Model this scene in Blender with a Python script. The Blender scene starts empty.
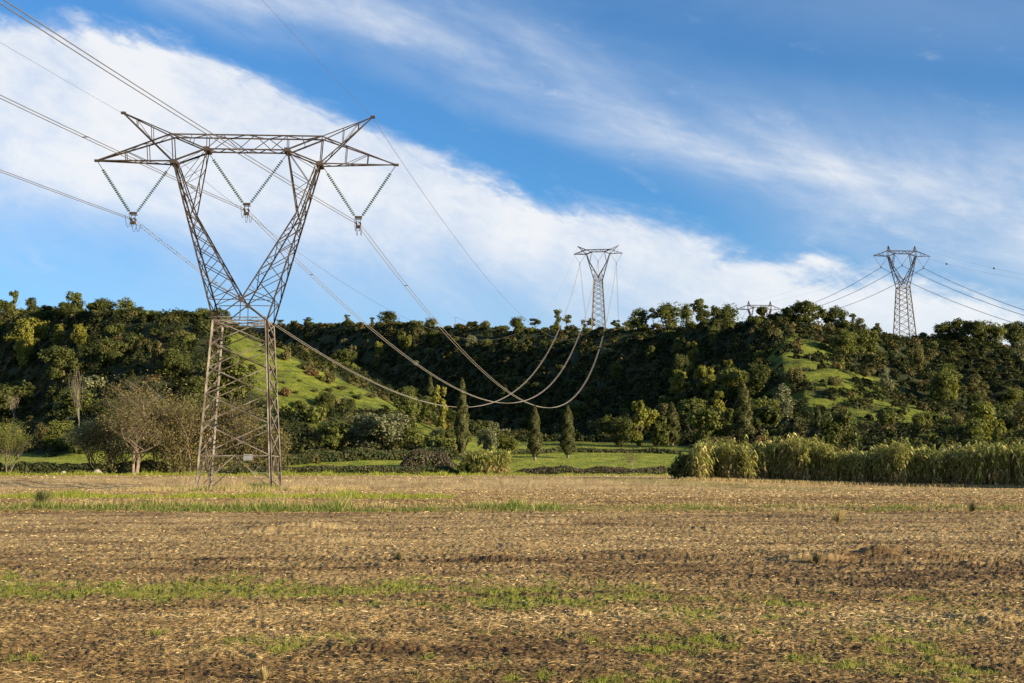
import bpy, math, random
import numpy as np
from mathutils import Vector, Matrix

R = math.radians
S = bpy.context.scene
COL = S.collection
# ------------------------------------------------------------------ camera
FPX = 1200.0                      # focal length in pixels of the 1024 px wide frame
HOR = 472.0                       # image row of the horizon
PITCH = math.atan((HOR - 341.5) / FPX)
CAMZ = 1.7
cam = bpy.data.objects.new('camera', bpy.data.cameras.new('camera'))
COL.objects.link(cam)
cam.data.sensor_width = 36.0
cam.data.lens = 36.0 * FPX / 1024.0
cam.data.clip_start = 0.1
cam.data.clip_end = 20000
cam.location = (0, 0, CAMZ)
cam.rotation_euler = (R(90) + PITCH, 0, 0)
S.camera = cam

# ------------------------------------------------------------------ sun and sky
SUN_AZ = R(62)        # to the right of straight-behind-the-camera
SUN_EL = R(13.5)
sx, sy, sz = math.sin(SUN_AZ) * math.cos(SUN_EL), -math.cos(SUN_AZ) * math.cos(SUN_EL), math.sin(SUN_EL)
sun = bpy.data.objects.new('sun', bpy.data.lights.new('sun', 'SUN'))
COL.objects.link(sun)
sun.data.energy = 5.0
sun.data.angle = R(0.5)
sun.data.color = (1.0, 0.83, 0.58)
sun.rotation_euler = Vector((sx, sy, sz)).to_track_quat('Z', 'Y').to_euler()

S.view_settings.view_transform = 'Standard'
S.view_settings.look = 'None'
S.view_settings.exposure = 1.32
S.view_settings.gamma = 1.0
S.view_settings.use_curve_mapping = False
S.render.engine = 'CYCLES'
S.cycles.max_bounces = 5
S.cycles.diffuse_bounces = 2
S.cycles.glossy_bounces = 2
S.cycles.transmission_bounces = 2
S.cycles.transparent_max_bounces = 4

class N:
    """tiny node-tree helper"""
    def __init__(self, nt):
        self.nt = nt
        nt.nodes.clear()
    def n(self, typ, **kw):
        nd = self.nt.nodes.new(typ)
        for k, v in kw.items():
            if k.startswith('_'):
                setattr(nd, k[1:], v)
        for k, v in kw.items():
            if not k.startswith('_'):
                key = int(k[1:]) if k[0] == 'i' and k[1:].isdigit() else k.replace('__', ' ')
                s = nd.inputs[key]
                if isinstance(v, bpy.types.NodeSocket):
                    self.nt.links.new(v, s)
                else:
                    s.default_value = v
        return nd
    def math(self, op, a, b=None, c=None, clamp=False):
        nd = self.nt.nodes.new('ShaderNodeMath'); nd.operation = op; nd.use_clamp = clamp
        for i, v in enumerate((a, b, c)):
            if v is None: continue
            if isinstance(v, bpy.types.NodeSocket): self.nt.links.new(v, nd.inputs[i])
            else: nd.inputs[i].default_value = v
        return nd.outputs[0]
    def ramp(self, fac, stops, interp='LINEAR'):
        nd = self.nt.nodes.new('ShaderNodeValToRGB'); nd.color_ramp.interpolation = interp
        e = nd.color_ramp.elements
        while len(e) < len(stops): e.new(0.5)
        for i, (p, c) in enumerate(stops):
            e[i].position = p
            e[i].color = (c, c, c, 1) if isinstance(c, (int, float)) else (*c, 1)
        self.nt.links.new(fac, nd.inputs[0])
        return nd.outputs[0]
    def mix(self, fac, a, b, mode='MIX'):
        nd = self.nt.nodes.new('ShaderNodeMix'); nd.data_type = 'RGBA'; nd.blend_type = mode
        for k, v in ((0, fac), (6, a), (7, b)):
            if isinstance(v, bpy.types.NodeSocket): self.nt.links.new(v, nd.inputs[k])
            else: nd.inputs[k].default_value = v if k == 0 else (*v, 1)
        return nd.outputs[2]
    def smooth(self, x, lo, hi):
        nd = self.nt.nodes.new('ShaderNodeMapRange'); nd.interpolation_type = 'SMOOTHSTEP'
        for k, v in ((0, x), (1, lo), (2, hi)):
            if isinstance(v, bpy.types.NodeSocket): self.nt.links.new(v, nd.inputs[k])
            else: nd.inputs[k].default_value = v
        return nd.outputs[0]

W = bpy.data.worlds.new('World'); S.world = W; W.use_nodes = True
w = N(W.node_tree)
sky = w.n('ShaderNodeTexSky', _sky_type='NISHITA', _sun_disc=False)
sky.sun_elevation = SUN_EL
sky.sun_rotation = math.pi - SUN_AZ            # measured from +Y clockwise
sky.altitude = 200; sky.air_density = 1.0; sky.dust_density = 0.6; sky.ozone_density = 2.5
tc = w.n('ShaderNodeTexCoord')
sep = w.n('ShaderNodeSeparateXYZ', Vector=tc.outputs['Generated'])
# bearing and elevation of the view ray; clouds are drawn as a function of direction only
az = w.math('ARCTAN2', sep.outputs[0], sep.outputs[1])
hyp = w.math('SQRT', w.math('ADD', w.math('MULTIPLY', sep.outputs[0], sep.outputs[0]), w.math('MULTIPLY', sep.outputs[1], sep.outputs[1])))
el = w.math('ARCTAN2', sep.outputs[2], hyp)
def pxaz(x): return math.atan((x - 512) / FPX)
def pxel(x, y):
    v = (341.5 - y) / FPX; u = (x - 512) / FPX
    Y = math.cos(PITCH) - math.sin(PITCH) * v; Z = math.sin(PITCH) + math.cos(PITCH) * v
    return math.atan2(Z, math.hypot(u, Y))
def curve(pts):
    """elevation of a cloud edge as a function of bearing"""
    nd = w.nt.nodes.new('ShaderNodeFloatCurve')
    t = w.math('MULTIPLY_ADD', az, 1 / 1.2, 0.5, clamp=True)
    w.nt.links.new(t, nd.inputs['Value'])
    c = nd.mapping.curves[0]
    P = [(pxaz(x) / 1.2 + 0.5, pxel(x, y)) for x, y in pts]
    for i, p in enumerate(P):
        if i < 2: c.points[i].location = p
        else: c.points.new(*p)
    nd.mapping.use_clip = False
    nd.mapping.update()
    return nd.outputs[0]
# noise in cloud-aligned coordinates: the streaks run down to the right
def cnoise(scale_s, scale_t, ang, detail=6, rough=0.55, off=0.0, dist=0.0):
    ca, sa = math.cos(ang), math.sin(ang)
    s_ = w.math('ADD', w.math('MULTIPLY', az, ca), w.math('MULTIPLY', el, -sa))
    t_ = w.math('ADD', w.math('MULTIPLY', az, sa), w.math('MULTIPLY', el, ca))
    v = w.n('ShaderNodeCombineXYZ', X=w.math('MULTIPLY', s_, scale_s), Y=w.math('MULTIPLY', t_, scale_t), Z=off)
    return w.n('ShaderNodeTexNoise', Vector=v.outputs[0], Scale=1.0, Detail=detail, Roughness=rough, Distortion=dist).outputs['Fac']
n1 = cnoise(5, 12, 0.33, 8, 0.56, 1.3, 0.6)
n2 = cnoise(14, 40, 0.25, 6, 0.6, 4.1, 0.3)
n3 = cnoise(3, 9, 0.36, 8, 0.55, 7.7, 0.5)
n4 = cnoise(9, 9, 0.3, 8, 0.6, 12.2, 0.2)
n5 = cnoise(4, 26, 0.22, 6, 0.55, 22.2, 0.3)
n6 = cnoise(40, 90, 0.3, 6, 0.62, 31.0, 0.6)
def cen(n, k): return w.math('MULTIPLY', w.math('SUBTRACT', n, 0.5), k)
# the big white bank: its upper edge, then a soft fading lower edge
up1 = curve([(-400, -60), (0, 8), (120, 22), (250, 60), (380, 118), (520, 182), (640, 218), (760, 243), (900, 262), (1024, 290), (1400, 330)])
lo1 = curve([(-400, 130), (0, 246), (150, 272), (300, 292), (450, 318), (600, 345), (760, 370), (900, 385), (1024, 400), (1400, 400)])
d_up = w.math('SUBTRACT', w.math('ADD', up1, w.math('ADD', cen(n1, 0.085), w.math('ADD', cen(n2, 0.035), cen(n6, 0.02)))), el)
m1 = w.math('MULTIPLY', w.smooth(d_up, -0.003, 0.024), w.smooth(w.math('SUBTRACT', el, w.math('ADD', lo1, cen(n1, 0.09))), -0.045, 0.085))
dens1 = w.math('MULTIPLY', m1, w.math('ADD', w.math('MULTIPLY_ADD', n4, 1.0, 0.36), cen(n6, 0.3)), clamp=True)
# the thin high veil crossing the upper right
up2 = curve([(-400, -420), (0, -190), (200, -100), (400, -10), (520, 35), (650, 72), (800, 108), (900, 128), (1024, 150), (1400, 220)])
lo2 = curve([(-400, -300), (0, -60), (200, 0), (400, 60), (520, 112), (650, 172), (800, 228), (900, 252), (1024, 275), (1400, 350)])
d2 = w.math('SUBTRACT', w.math('ADD', up2, cen(n3, 0.06)), el)
m2 = w.math('MULTIPLY', w.smooth(d2, -0.05, 0.05), w.smooth(w.math('SUBTRACT', el, w.math('ADD', lo2, cen(n1, 0.07))), -0.03, 0.035))
dens2 = w.math('MULTIPLY', m2, w.math('ADD', w.math('MULTIPLY_ADD', w.smooth(n3, 0.25, 0.7), 0.55, 0.38), w.math('ADD', w.math('MULTIPLY', w.smooth(n5, 0.35, 0.75), 0.35), cen(n6, 0.35))), clamp=True)
dens2 = w.math('MULTIPLY', dens2, 0.90)
# the faint lilac veil at the top right corner
lo3 = curve([(-400, -700), (300, -120), (500, -5), (640, 28), (800, 55), (940, 70), (1024, 78), (1400, 90)])
d3 = w.smooth(w.math('SUBTRACT', el, w.math('ADD', lo3, cen(n3, 0.08))), -0.03, 0.06)
dens3 = w.math('MULTIPLY', w.math('MULTIPLY', d3, w.smooth(n3, 0.3, 0.7)), 0.26)
# wisps scattered everywhere and haze near the horizon
wisp = w.math('MULTIPLY', w.smooth(w.math('ADD', n2, cen(n6, 0.3)), 0.58, 0.84), 0.26)
hz = w.math('MULTIPLY', w.smooth(el, 0.24, 0.02), 0.58)
def over(a, b): return w.math('SUBTRACT', 1.0, w.math('MULTIPLY', w.math('SUBTRACT', 1.0, a), w.math('SUBTRACT', 1.0, b)))
dens = over(over(over(over(dens1, dens2), dens3), wisp), hz)
skyc = w.n('ShaderNodeVectorMath', _operation='MULTIPLY', i0=sky.outputs[0], i1=(0.031, 0.057, 0.078)).outputs[0]
bright = w.mix(w.smooth(dens, 0.2, 0.95), (0.21, 0.26, 0.34), (0.365, 0.372, 0.382))
col = w.mix(w.math('MINIMUM', dens, 0.95), skyc, bright)
bg = w.n('ShaderNodeBackground', Color=col, Strength=1.0)
w.n('ShaderNodeOutputWorld', Surface=bg.outputs[0])

# ------------------------------------------------------------------ numpy helpers
rng = np.random.default_rng(7)
random.seed(7)
def _hash(ix, iy, seed):
    h = (ix.astype(np.int64) * 374761393 + iy.astype(np.int64) * 668265263 + seed * 1442695041) & 0x7fffffff
    h = ((h ^ (h >> 13)) * 1274126177) & 0x7fffffff
    h = (h ^ (h >> 16)) & 0xffff
    return h / 65535.0
def vnoise(x, y, seed=0):
    x = np.asarray(x, float); y = np.asarray(y, float)
    ix, iy = np.floor(x), np.floor(y); fx, fy = x - ix, y - iy
    ux, uy = fx * fx * (3 - 2 * fx), fy * fy * (3 - 2 * fy)
    a = _hash(ix, iy, seed); b = _hash(ix + 1, iy, seed); c = _hash(ix, iy + 1, seed); d = _hash(ix + 1, iy + 1, seed)
    return (a * (1 - ux) + b * ux) * (1 - uy) + (c * (1 - ux) + d * ux) * uy
def fbm(x, y, seed=0, octv=4, gain=0.5):
    s = 0; a = 1; t = 0
    for i in range(octv):
        s = s + a * vnoise(x * 2 ** i + 17.3 * i, y * 2 ** i - 9.1 * i, seed + i); t += a; a *= gain
    return s / t
def sst(a, b, x):
    t = np.clip((np.asarray(x, float) - a) / (b - a), 0, 1); return t * t * (3 - 2 * t)
def lerp(a, b, t): return a + (b - a) * t

def proj(X, Y, Z):
    """world point -> image position at the photograph's station (used only to look up where things stand)"""
    dz = np.asarray(Z) - CAMZ
    zc = Y * math.cos(PITCH) + dz * math.sin(PITCH)
    yc = -Y * math.sin(PITCH) + dz * math.cos(PITCH)
    return 512 + FPX * X / zc, 341.5 - FPX * yc / zc
def unproj(x, y, D):
    u = (x - 512) / FPX; v = (341.5 - y) / FPX
    Y = math.cos(PITCH) - math.sin(PITCH) * v; Z = math.sin(PITCH) + math.cos(PITCH) * v
    return Vector((u / Y * D, D, CAMZ + Z / Y * D))

# ------------------------------------------------------------------ terrain
GY = [-1e4, 121, 144, 205, 225, 260, 300, 340, 420, 900, 1e4]
GZ = [0, 0, .95, 1.2, 2.4, 5.4, 8.0, 9.6, 12.5, 14, 14]
def gbase(X, Y):
    g = np.interp(Y, GY, GZ)
    low = np.interp(Y, [-1e4, 125, 150, 205, 225], [0, 0, .25, 1.2, 2.4])
    k = np.clip((np.asarray(X, float) - 18) / 30, 0, 1) * (np.asarray(Y) < 225)
    return g * (1 - k) + low * k
LX = [-900, -300, -220, -150, -110, -82, -55, -32, -17, -3, 900]
LZ = [62, 58, 52, 44, 37, 31, 21.5, 9.5, 3.0, 0, 0]
def terrain(X, Y):
    X = np.asarray(X, float); Y = np.asarray(Y, float)
    g = gbase(X, Y)
    # left hill: a nose pointing at the camera near X=-75, set back further left
    back = np.clip(-84 - X, 0, 35) * 0.8 + np.clip(-119 - X, 0, 120) * 1.75 + (fbm(X / 30, Y * 0 + 3, 5, 2) - 0.5) * 16
    hx = np.interp(X, LX, LZ)
    y0 = 248 + back; y1 = 338 + back * 0.84
    L = hx * (0.35 * sst(y0, y1 + 10, Y) + 0.65 * np.clip((Y - y0) / (y1 - y0), 0, 1)) * (1 - 0.75 * sst(620, 760, Y))
    # long back ridge, running from far left to the near right spur
    d = (X - 120) * 0.9 + (Y - 480) * 0.436
    a = (X - 120) * -0.436 + (Y - 480) * 0.9
    Zc = np.clip(58.3 + 0.108 * a, 45, 160) - 0.02 * np.clip(d, 0, 400)
    dn = d + (fbm(a / 45, a * 0 + 1.5, 11, 3) - 0.5) * 34
    u1 = 0.6 * np.clip((dn + 116) / 116, 0, 1) + 0.4 * sst(-116, 4, dn)
    k = sst(96, 185, X)
    ya = lerp(280, 372, k); yb = lerp(470, 560, k)
    u1 = np.minimum(u1 + .22 * sst(72, 108, X), 1)
    u2 = sst(ya, yb, Y + (fbm(X / 40, Y / 60, 21, 2) - 0.5) * 40)
    u2 = np.where(X < 40, 1.0, lerp(1.0, u2, sst(30, 80, X)))
    Rr = (Zc - g) * np.minimum(u1, u2)
    H = g + np.maximum(L, Rr) + 0.25 * np.minimum(L, Rr)
    hill = np.clip(np.maximum(L, Rr) / 8.0, 0, 1)
    H = H + hill * ((fbm(X / 30, Y / 30, 31, 4) - 0.5) * 6.5 + (fbm(X / 6, Y / 6, 41, 2) - 0.5) * 1.1)
    H = H + sst(205, 240, Y) * (fbm(X / 14, Y / 9, 51, 3) - 0.5) * 0.9
    return H
def raycast(px, py, dmin=190, dmax=1300):
    """where the line of sight through an image position meets the terrain"""
    D = np.arange(dmin, dmax, 0.5)
    p = [unproj(px, py, 1.0)]
    u = p[0].x; zz = p[0].z - CAMZ
    X = u * D; Z = CAMZ + zz * D
    h = terrain(X, D)
    i = np.argmax(h >= Z)
    if h[i] < Z[i]: return None
    return Vector((X[i], D[i], h[i]))

# ------------------------------------------------------------------ mesh / object helpers
def tag(o, label=None, cat=None, group=None, kind=None):
    if label: o['label'] = label
    if cat: o['category'] = cat
    if group: o['group'] = group
    if kind: o['kind'] = kind
    return o
def link(name, me, parent=None):
    o = bpy.data.objects.new(name, me); COL.objects.link(o)
    if parent is not None: o.parent = parent
    return o
def empty(name, loc, rz=0.0):
    o = bpy.data.objects.new(name, None); COL.objects.link(o); o.location = loc; o.rotation_euler = (0, 0, rz)
    o.empty_display_size = 0.2
    return o
def np_mesh(name, V, F, mat=None, rnd=None, attrs=None, smooth=False, mats=None, midx=None):
    V = np.asarray(V, np.float32).reshape(-1, 3); F = np.asarray(F, np.int32)
    k = F.shape[1]
    me = bpy.data.meshes.new(name)
    me.vertices.add(len(V)); me.vertices.foreach_set('co', V.ravel())
    me.loops.add(F.size); me.loops.foreach_set('vertex_index', F.ravel())
    me.polygons.add(len(F)); me.polygons.foreach_set('loop_start', np.arange(0, F.size, k, dtype=np.int32))
    try: me.polygons.foreach_set('loop_total', np.full(len(F), k, np.int32))
    except Exception: pass
    if smooth: me.polygons.foreach_set('use_smooth', np.ones(len(F), bool))
    me.update(calc_edges=True)
    if rnd is not None:
        at = me.attributes.new('rnd', 'FLOAT', 'FACE'); at.data.foreach_set('value', np.asarray(rnd, np.float32))
    for k_, v_ in (attrs or {}).items():
        at = me.attributes.new(k_, 'FLOAT', 'POINT'); at.data.foreach_set('value', np.asarray(v_, np.float32))
    if mats:
        for m in mats: me.materials.append(m)
        if midx is not None: me.polygons.foreach_set('material_index', np.asarray(midx, np.int32))
    elif mat: me.materials.append(mat)
    return me
class MB:
    """collects bars, tubes and boxes for ONE mesh"""
    def __init__(s): s.v = []; s.f = []
    def _add(s, V, F):
        b = len(s.v); s.v += [tuple(p) for p in V]; s.f += [tuple(i + b for i in f) for f in F]
    def box(s, c, d, rot=None):
        V = []
        for i in (-1, 1):
            for j in (-1, 1):
                for k in (-1, 1):
                    p = Vector((i * d[0] / 2, j * d[1] / 2, k * d[2] / 2))
                    if rot is not None: p = rot @ p
                    V.append(Vector(c) + p)
        s._add(V, [(0, 1, 3, 2), (4, 6, 7, 5), (0, 4, 5, 1), (2, 3, 7, 6), (0, 2, 6, 4), (1, 5, 7, 3)])
    def angle(s, a, b, w, ref=(0, 0, 1), t=None):
        """steel angle bar from a to b, legs of width w"""
        a = Vector(a); b = Vector(b); d = (b - a)
        if d.length < 1e-5: return
        d.normalize(); r = Vector(ref)
        if abs(d.dot(r)) > 0.97: r = Vector((1, 0.3, 0))
        x = d.cross(r).normalized(); y = d.cross(x).normalized()
        t = t or w * 0.16
        prof = [(0, 0), (w, 0), (w, t), (t, t), (t, w), (0, w)]
        o = x * (-w * 0.3) + y * (-w * 0.3)
        V = [a + o + x * p + y * q for p, q in prof] + [b + o + x * p + y * q for p, q in prof]
        s._add(V, [(i, (i + 1) % 6, (i + 1) % 6 + 6, i + 6) for i in range(6)])
    def tube(s, pts, rad, n=6, cap=True):
        pts = [Vector(p) for p in pts]
        if not hasattr(rad, '__len__'): rad = [rad] * len(pts)
        rings = []
        base = len(s.v)
        prev = None
        for i, p in enumerate(pts):
            d = (pts[min(i + 1, len(pts) - 1)] - pts[max(i - 1, 0)])
            if d.length < 1e-9: d = Vector((0, 0, 1))
            d.normalize()
            if prev is None:
                r = Vector((0, 0, 1)) if abs(d.z) < 0.9 else Vector((1, 0, 0))
                x = d.cross(r).normalized()
            else:
                x = (prev - d * prev.dot(d)).normalized()
            prev = x; y = d.cross(x)
            for k in range(n):
                an = 2 * math.pi * k / n
                s.v.append(tuple(p + (x * math.cos(an) + y * math.sin(an)) * rad[i]))
        for i in range(len(pts) - 1):
            for k in range(n):
                s.f.append((base + i * n + k, base + i * n + (k + 1) % n, base + (i + 1) * n + (k + 1) % n, base + (i + 1) * n + k))
        if cap:
            s.f.append(tuple(base + k for k in range(n))[::-1]); s.f.append(tuple(base + (len(pts) - 1) * n + k for k in range(n)))
    def mesh(s, name, mat, smooth=False):
        me = bpy.data.meshes.new(name); me.from_pydata(s.v, [], s.f); me.materials.append(mat)
        if smooth: me.polygons.foreach_set('use_smooth', np.ones(len(me.polygons), bool))
        me.update(); return me
    def build(s, name, mat, parent=None, smooth=False):
        return link(name, s.mesh(name, mat, smooth), parent)

# ------------------------------------------------------------------ materials
def new_mat(name):
    m = bpy.data.materials.new(name); m.use_nodes = True
    return m, N(m.node_tree)
def leaf_mat(name, ca, cb, cc=None, trans=0.28, objvar=0.5):
    """leaves: colour varies leaf by leaf and plant by plant between ca, cb (and cc)"""
    m, t = new_mat(name)
    at = t.n('ShaderNodeAttribute', _attribute_name='rnd')
    oi = t.n('ShaderNodeObjectInfo')
    f = t.math('ADD', t.math('MULTIPLY', at.outputs['Fac'], 1 - objvar), t.math('MULTIPLY', oi.outputs['Random'], objvar))
    col = t.mix(f, ca, cb)
    if cc: col = t.mix(t.smooth(at.outputs['Fac'], 0.86, 0.95), col, cc)
    p = t.n('ShaderNodeBsdfPrincipled', Base__Color=col, Roughness=0.62)
    p.inputs['Specular IOR Level'].default_value = 0.25
    tr = t.n('ShaderNodeBsdfTranslucent', Color=t.mix(0.35, col, (0.30, 0.34, 0.03)))
    mx = t.n('ShaderNodeMixShader', Fac=trans, i1=p.outputs[0], i2=tr.outputs[0])
    t.n('ShaderNodeOutputMaterial', Surface=mx.outputs[0])
    return m
def solid_mat(name, c1, c2, scale=3.0, rough=0.8, metal=0.0, bump=0.0, detail=5, spec=0.4):
    m, t = new_mat(name)
    tc = t.n('ShaderNodeTexCoord')
    nz = t.n('ShaderNodeTexNoise', Vector=tc.outputs['Object'], Scale=scale, Detail=detail, Roughness=0.6)
    col = t.mix(t.smooth(nz.outputs['Fac'], 0.3, 0.7), c1, c2)
    p = t.n('ShaderNodeBsdfPrincipled', Base__Color=col, Roughness=rough, Metallic=metal)
    p.inputs['Specular IOR Level'].default_value = spec
    if bump:
        b = t.n('ShaderNodeBump', Height=nz.outputs['Fac'], Strength=bump, Distance=0.1)
        t.nt.links.new(b.outputs[0], p.inputs['Normal'])
    t.n('ShaderNodeOutputMaterial', Surface=p.outputs[0])
    return m
M = {}
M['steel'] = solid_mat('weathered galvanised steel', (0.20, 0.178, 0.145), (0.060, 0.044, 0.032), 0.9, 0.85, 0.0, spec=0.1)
M['steel_head'] = solid_mat('rust-stained steel darkened for shade', (0.058, 0.047, 0.038), (0.032, 0.023, 0.018), 0.9, 0.9, 0.0, spec=0.08)  # same steel, rusty and darkened; the head's unlit front is put into the colour
M['steel_dark'] = solid_mat('rusty joint plates', (0.055, 0.036, 0.024), (0.03, 0.022, 0.018), 5, 0.8)
M['alu'] = solid_mat('dull aluminium conductor', (0.11, 0.10, 0.09), (0.08, 0.075, 0.07), 2, 0.7, 0.0)
M['alu_far'] = solid_mat('aluminium conductor with painted glint', (0.24, 0.215, 0.18), (0.18, 0.16, 0.135), 2, 0.6, 0.1)  # lighter copy of the conductor; sunlit glint against the dark hill is painted in
M['glass'] = solid_mat('green glass insulator discs', (0.012, 0.06, 0.052), (0.01, 0.04, 0.036), 8, 0.5, 0.0, spec=0.6)
M['cement'] = solid_mat('concrete footing', (0.24, 0.20, 0.16), (0.13, 0.11, 0.09), 4, 0.9, bump=0.3)
M['plate'] = solid_mat('faded sign plate', (0.20, 0.21, 0.22), (0.13, 0.13, 0.13), 3, 0.5)
M['bark'] = solid_mat('grey brown bark', (0.15, 0.11, 0.075), (0.065, 0.048, 0.035), 1.6, 0.95, bump=0.6)
M['bark_pale'] = solid_mat('pale dry bark', (0.26, 0.22, 0.165), (0.12, 0.10, 0.07), 1.5, 0.95, bump=0.5)
M['bark_mid'] = solid_mat('mid brown bark', (0.25, 0.185, 0.13), (0.12, 0.09, 0.065), 1.5, 0.95, bump=0.5)
M['wood'] = solid_mat('weathered wood', (0.25, 0.19, 0.13), (0.15, 0.11, 0.08), 2, 0.9)
M['rock'] = solid_mat('pale limestone', (0.36, 0.32, 0.26), (0.2, 0.18, 0.14), 1.3, 0.95, bump=0.6)
M['dark'] = leaf_mat('dark evergreen leaves', (0.042, 0.054, 0.011), (0.075, 0.084, 0.017), (0.13, 0.12, 0.03))
M['mid'] = leaf_mat('mid green leaves', (0.068, 0.086, 0.016), (0.122, 0.130, 0.024), (0.18, 0.16, 0.04))
M['yellow'] = leaf_mat('yellow green leaves', (0.140, 0.155, 0.020), (0.210, 0.190, 0.028), (0.25, 0.20, 0.04))
M['brown'] = leaf_mat('autumn brown leaves', (0.082, 0.078, 0.026), (0.130, 0.112, 0.040), (0.24, 0.16, 0.05))
M['olive'] = leaf_mat('grey olive leaves', (0.105, 0.112, 0.050), (0.160, 0.158, 0.078), (0.27, 0.27, 0.17))
M['russet'] = leaf_mat('russet leaves', (0.15, 0.075, 0.035), (0.18, 0.10, 0.04), (0.11, 0.09, 0.03))
M['cypress'] = leaf_mat('cypress foliage', (0.040, 0.046, 0.011), (0.068, 0.068, 0.016), (0.10, 0.09, 0.028), trans=0.15)
M['scrub'] = leaf_mat('scrub foliage', (0.030, 0.042, 0.014), (0.070, 0.075, 0.024), (0.115, 0.085, 0.035), objvar=0.0)
def thicket_mat():
    m, t = new_mat('mixed hillside thicket')
    r = t.n('ShaderNodeAttribute', _attribute_name='rnd').outputs['Fac']
    col = t.ramp(r, [(0.0, (0.018, 0.025, 0.007)), (0.50, (0.032, 0.039, 0.010)), (0.72, (0.055, 0.060, 0.014)), (0.84, (0.095, 0.080, 0.024)), (0.93, (0.115, 0.080, 0.032)), (1.0, (0.15, 0.145, 0.028))])
    p = t.n('ShaderNodeBsdfPrincipled', Base__Color=col, Roughness=0.7); p.inputs['Specular IOR Level'].default_value = 0.15
    tr = t.n('ShaderNodeBsdfTranslucent', Color=col)
    mx = t.n('ShaderNodeMixShader', Fac=0.18, i1=p.outputs[0], i2=tr.outputs[0])
    t.n('ShaderNodeOutputMaterial', Surface=mx.outputs[0]); return m
M['thicket'] = thicket_mat()
M['hedge'] = leaf_mat('hedge foliage', (0.040, 0.052, 0.018), (0.085, 0.085, 0.032), (0.14, 0.10, 0.055), objvar=0.0)
M['bramble'] = leaf_mat('purplish bramble', (0.062, 0.050, 0.034), (0.100, 0.078, 0.048), (0.08, 0.10, 0.03), objvar=0.0)
M['cane'] = leaf_mat('giant reed leaves', (0.150, 0.178, 0.034), (0.340, 0.325, 0.085), (0.60, 0.50, 0.22), trans=0.3, objvar=0.0)
M['cane_dry'] = leaf_mat('dry reed stems', (0.26, 0.20, 0.085), (0.38, 0.28, 0.12), trans=0.15, objvar=0.0)
M['grass'] = leaf_mat('fresh green grass', (0.150, 0.190, 0.018), (0.290, 0.310, 0.035), (0.42, 0.37, 0.10), trans=0.35, objvar=0.0)
M['meadow'] = leaf_mat('meadow grass', (0.095, 0.122, 0.014), (0.195, 0.215, 0.026), (0.20, 0.17, 0.05), trans=0.3, objvar=0.0)
M['weed'] = leaf_mat('verge weeds', (0.070, 0.115, 0.016), (0.150, 0.190, 0.028), (0.30, 0.26, 0.09), trans=0.3, objvar=0.0)
M['dry'] = leaf_mat('dry grass', (0.38, 0.28, 0.12), (0.50, 0.39, 0.19), (0.18, 0.18, 0.05), trans=0.3, objvar=0.0)
M['straw'] = leaf_mat('straw stubble', (0.070, 0.042, 0.018), (0.50, 0.340, 0.132), (0.80, 0.62, 0.33), trans=0.10, objvar=0.0)
def field_material():
    m, t = new_mat('ploughed stubble field')
    g = t.n('ShaderNodeNewGeometry')
    pos = g.outputs['Position']
    mp = t.n('ShaderNodeMapping', Vector=pos, Scale=(0.35, 1.0, 1.0))
    a = t.n('ShaderNodeTexNoise', Vector=mp.outputs[0], Scale=9.0, Detail=6, Roughness=0.7).outputs['Fac']
    b = t.n('ShaderNodeTexNoise', Vector=mp.outputs[0], Scale=1.1, Detail=5, Roughness=0.6).outputs['Fac']
    c = t.n('ShaderNodeTexNoise', Vector=mp.outputs[0], Scale=45.0, Detail=3, Roughness=0.7).outputs['Fac']
    st = t.n('ShaderNodeAttribute', _attribute_name='straw').outputs['Fac']
    gr = t.n('ShaderNodeAttribute', _attribute_name='green').outputs['Fac']
    f = t.math('ADD', t.math('ADD', t.math('MULTIPLY', a, 0.5), t.math('MULTIPLY', c, 0.35)), t.math('MULTIPLY', b, 0.3))
    f = t.math('ADD', f, t.math('MULTIPLY', t.math('SUBTRACT', st, 0.5), 0.5))
    col = t.ramp(f, [(0.33, (0.072, 0.043, 0.020)), (0.47, (0.155, 0.096, 0.042)), (0.58, (0.29, 0.192, 0.082)), (0.78, (0.50, 0.355, 0.155))])
    gf = t.math('MULTIPLY', gr, t.smooth(a, 0.3, 0.55))
    col = t.mix(gf, col, t.mix(c, (0.10, 0.12, 0.018), (0.24, 0.23, 0.045)))
    p = t.n('ShaderNodeBsdfPrincipled', Base__Color=col, Roughness=0.95)
    p.inputs['Specular IOR Level'].default_value = 0.1
    bp = t.n('ShaderNodeBump', Height=t.math('ADD', a, t.math('MULTIPLY', c, 0.4)), Strength=0.9, Distance=0.05)
    t.nt.links.new(bp.outputs[0], p.inputs['Normal'])
    t.n('ShaderNodeOutputMaterial', Surface=p.outputs[0])
    return m
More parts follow.
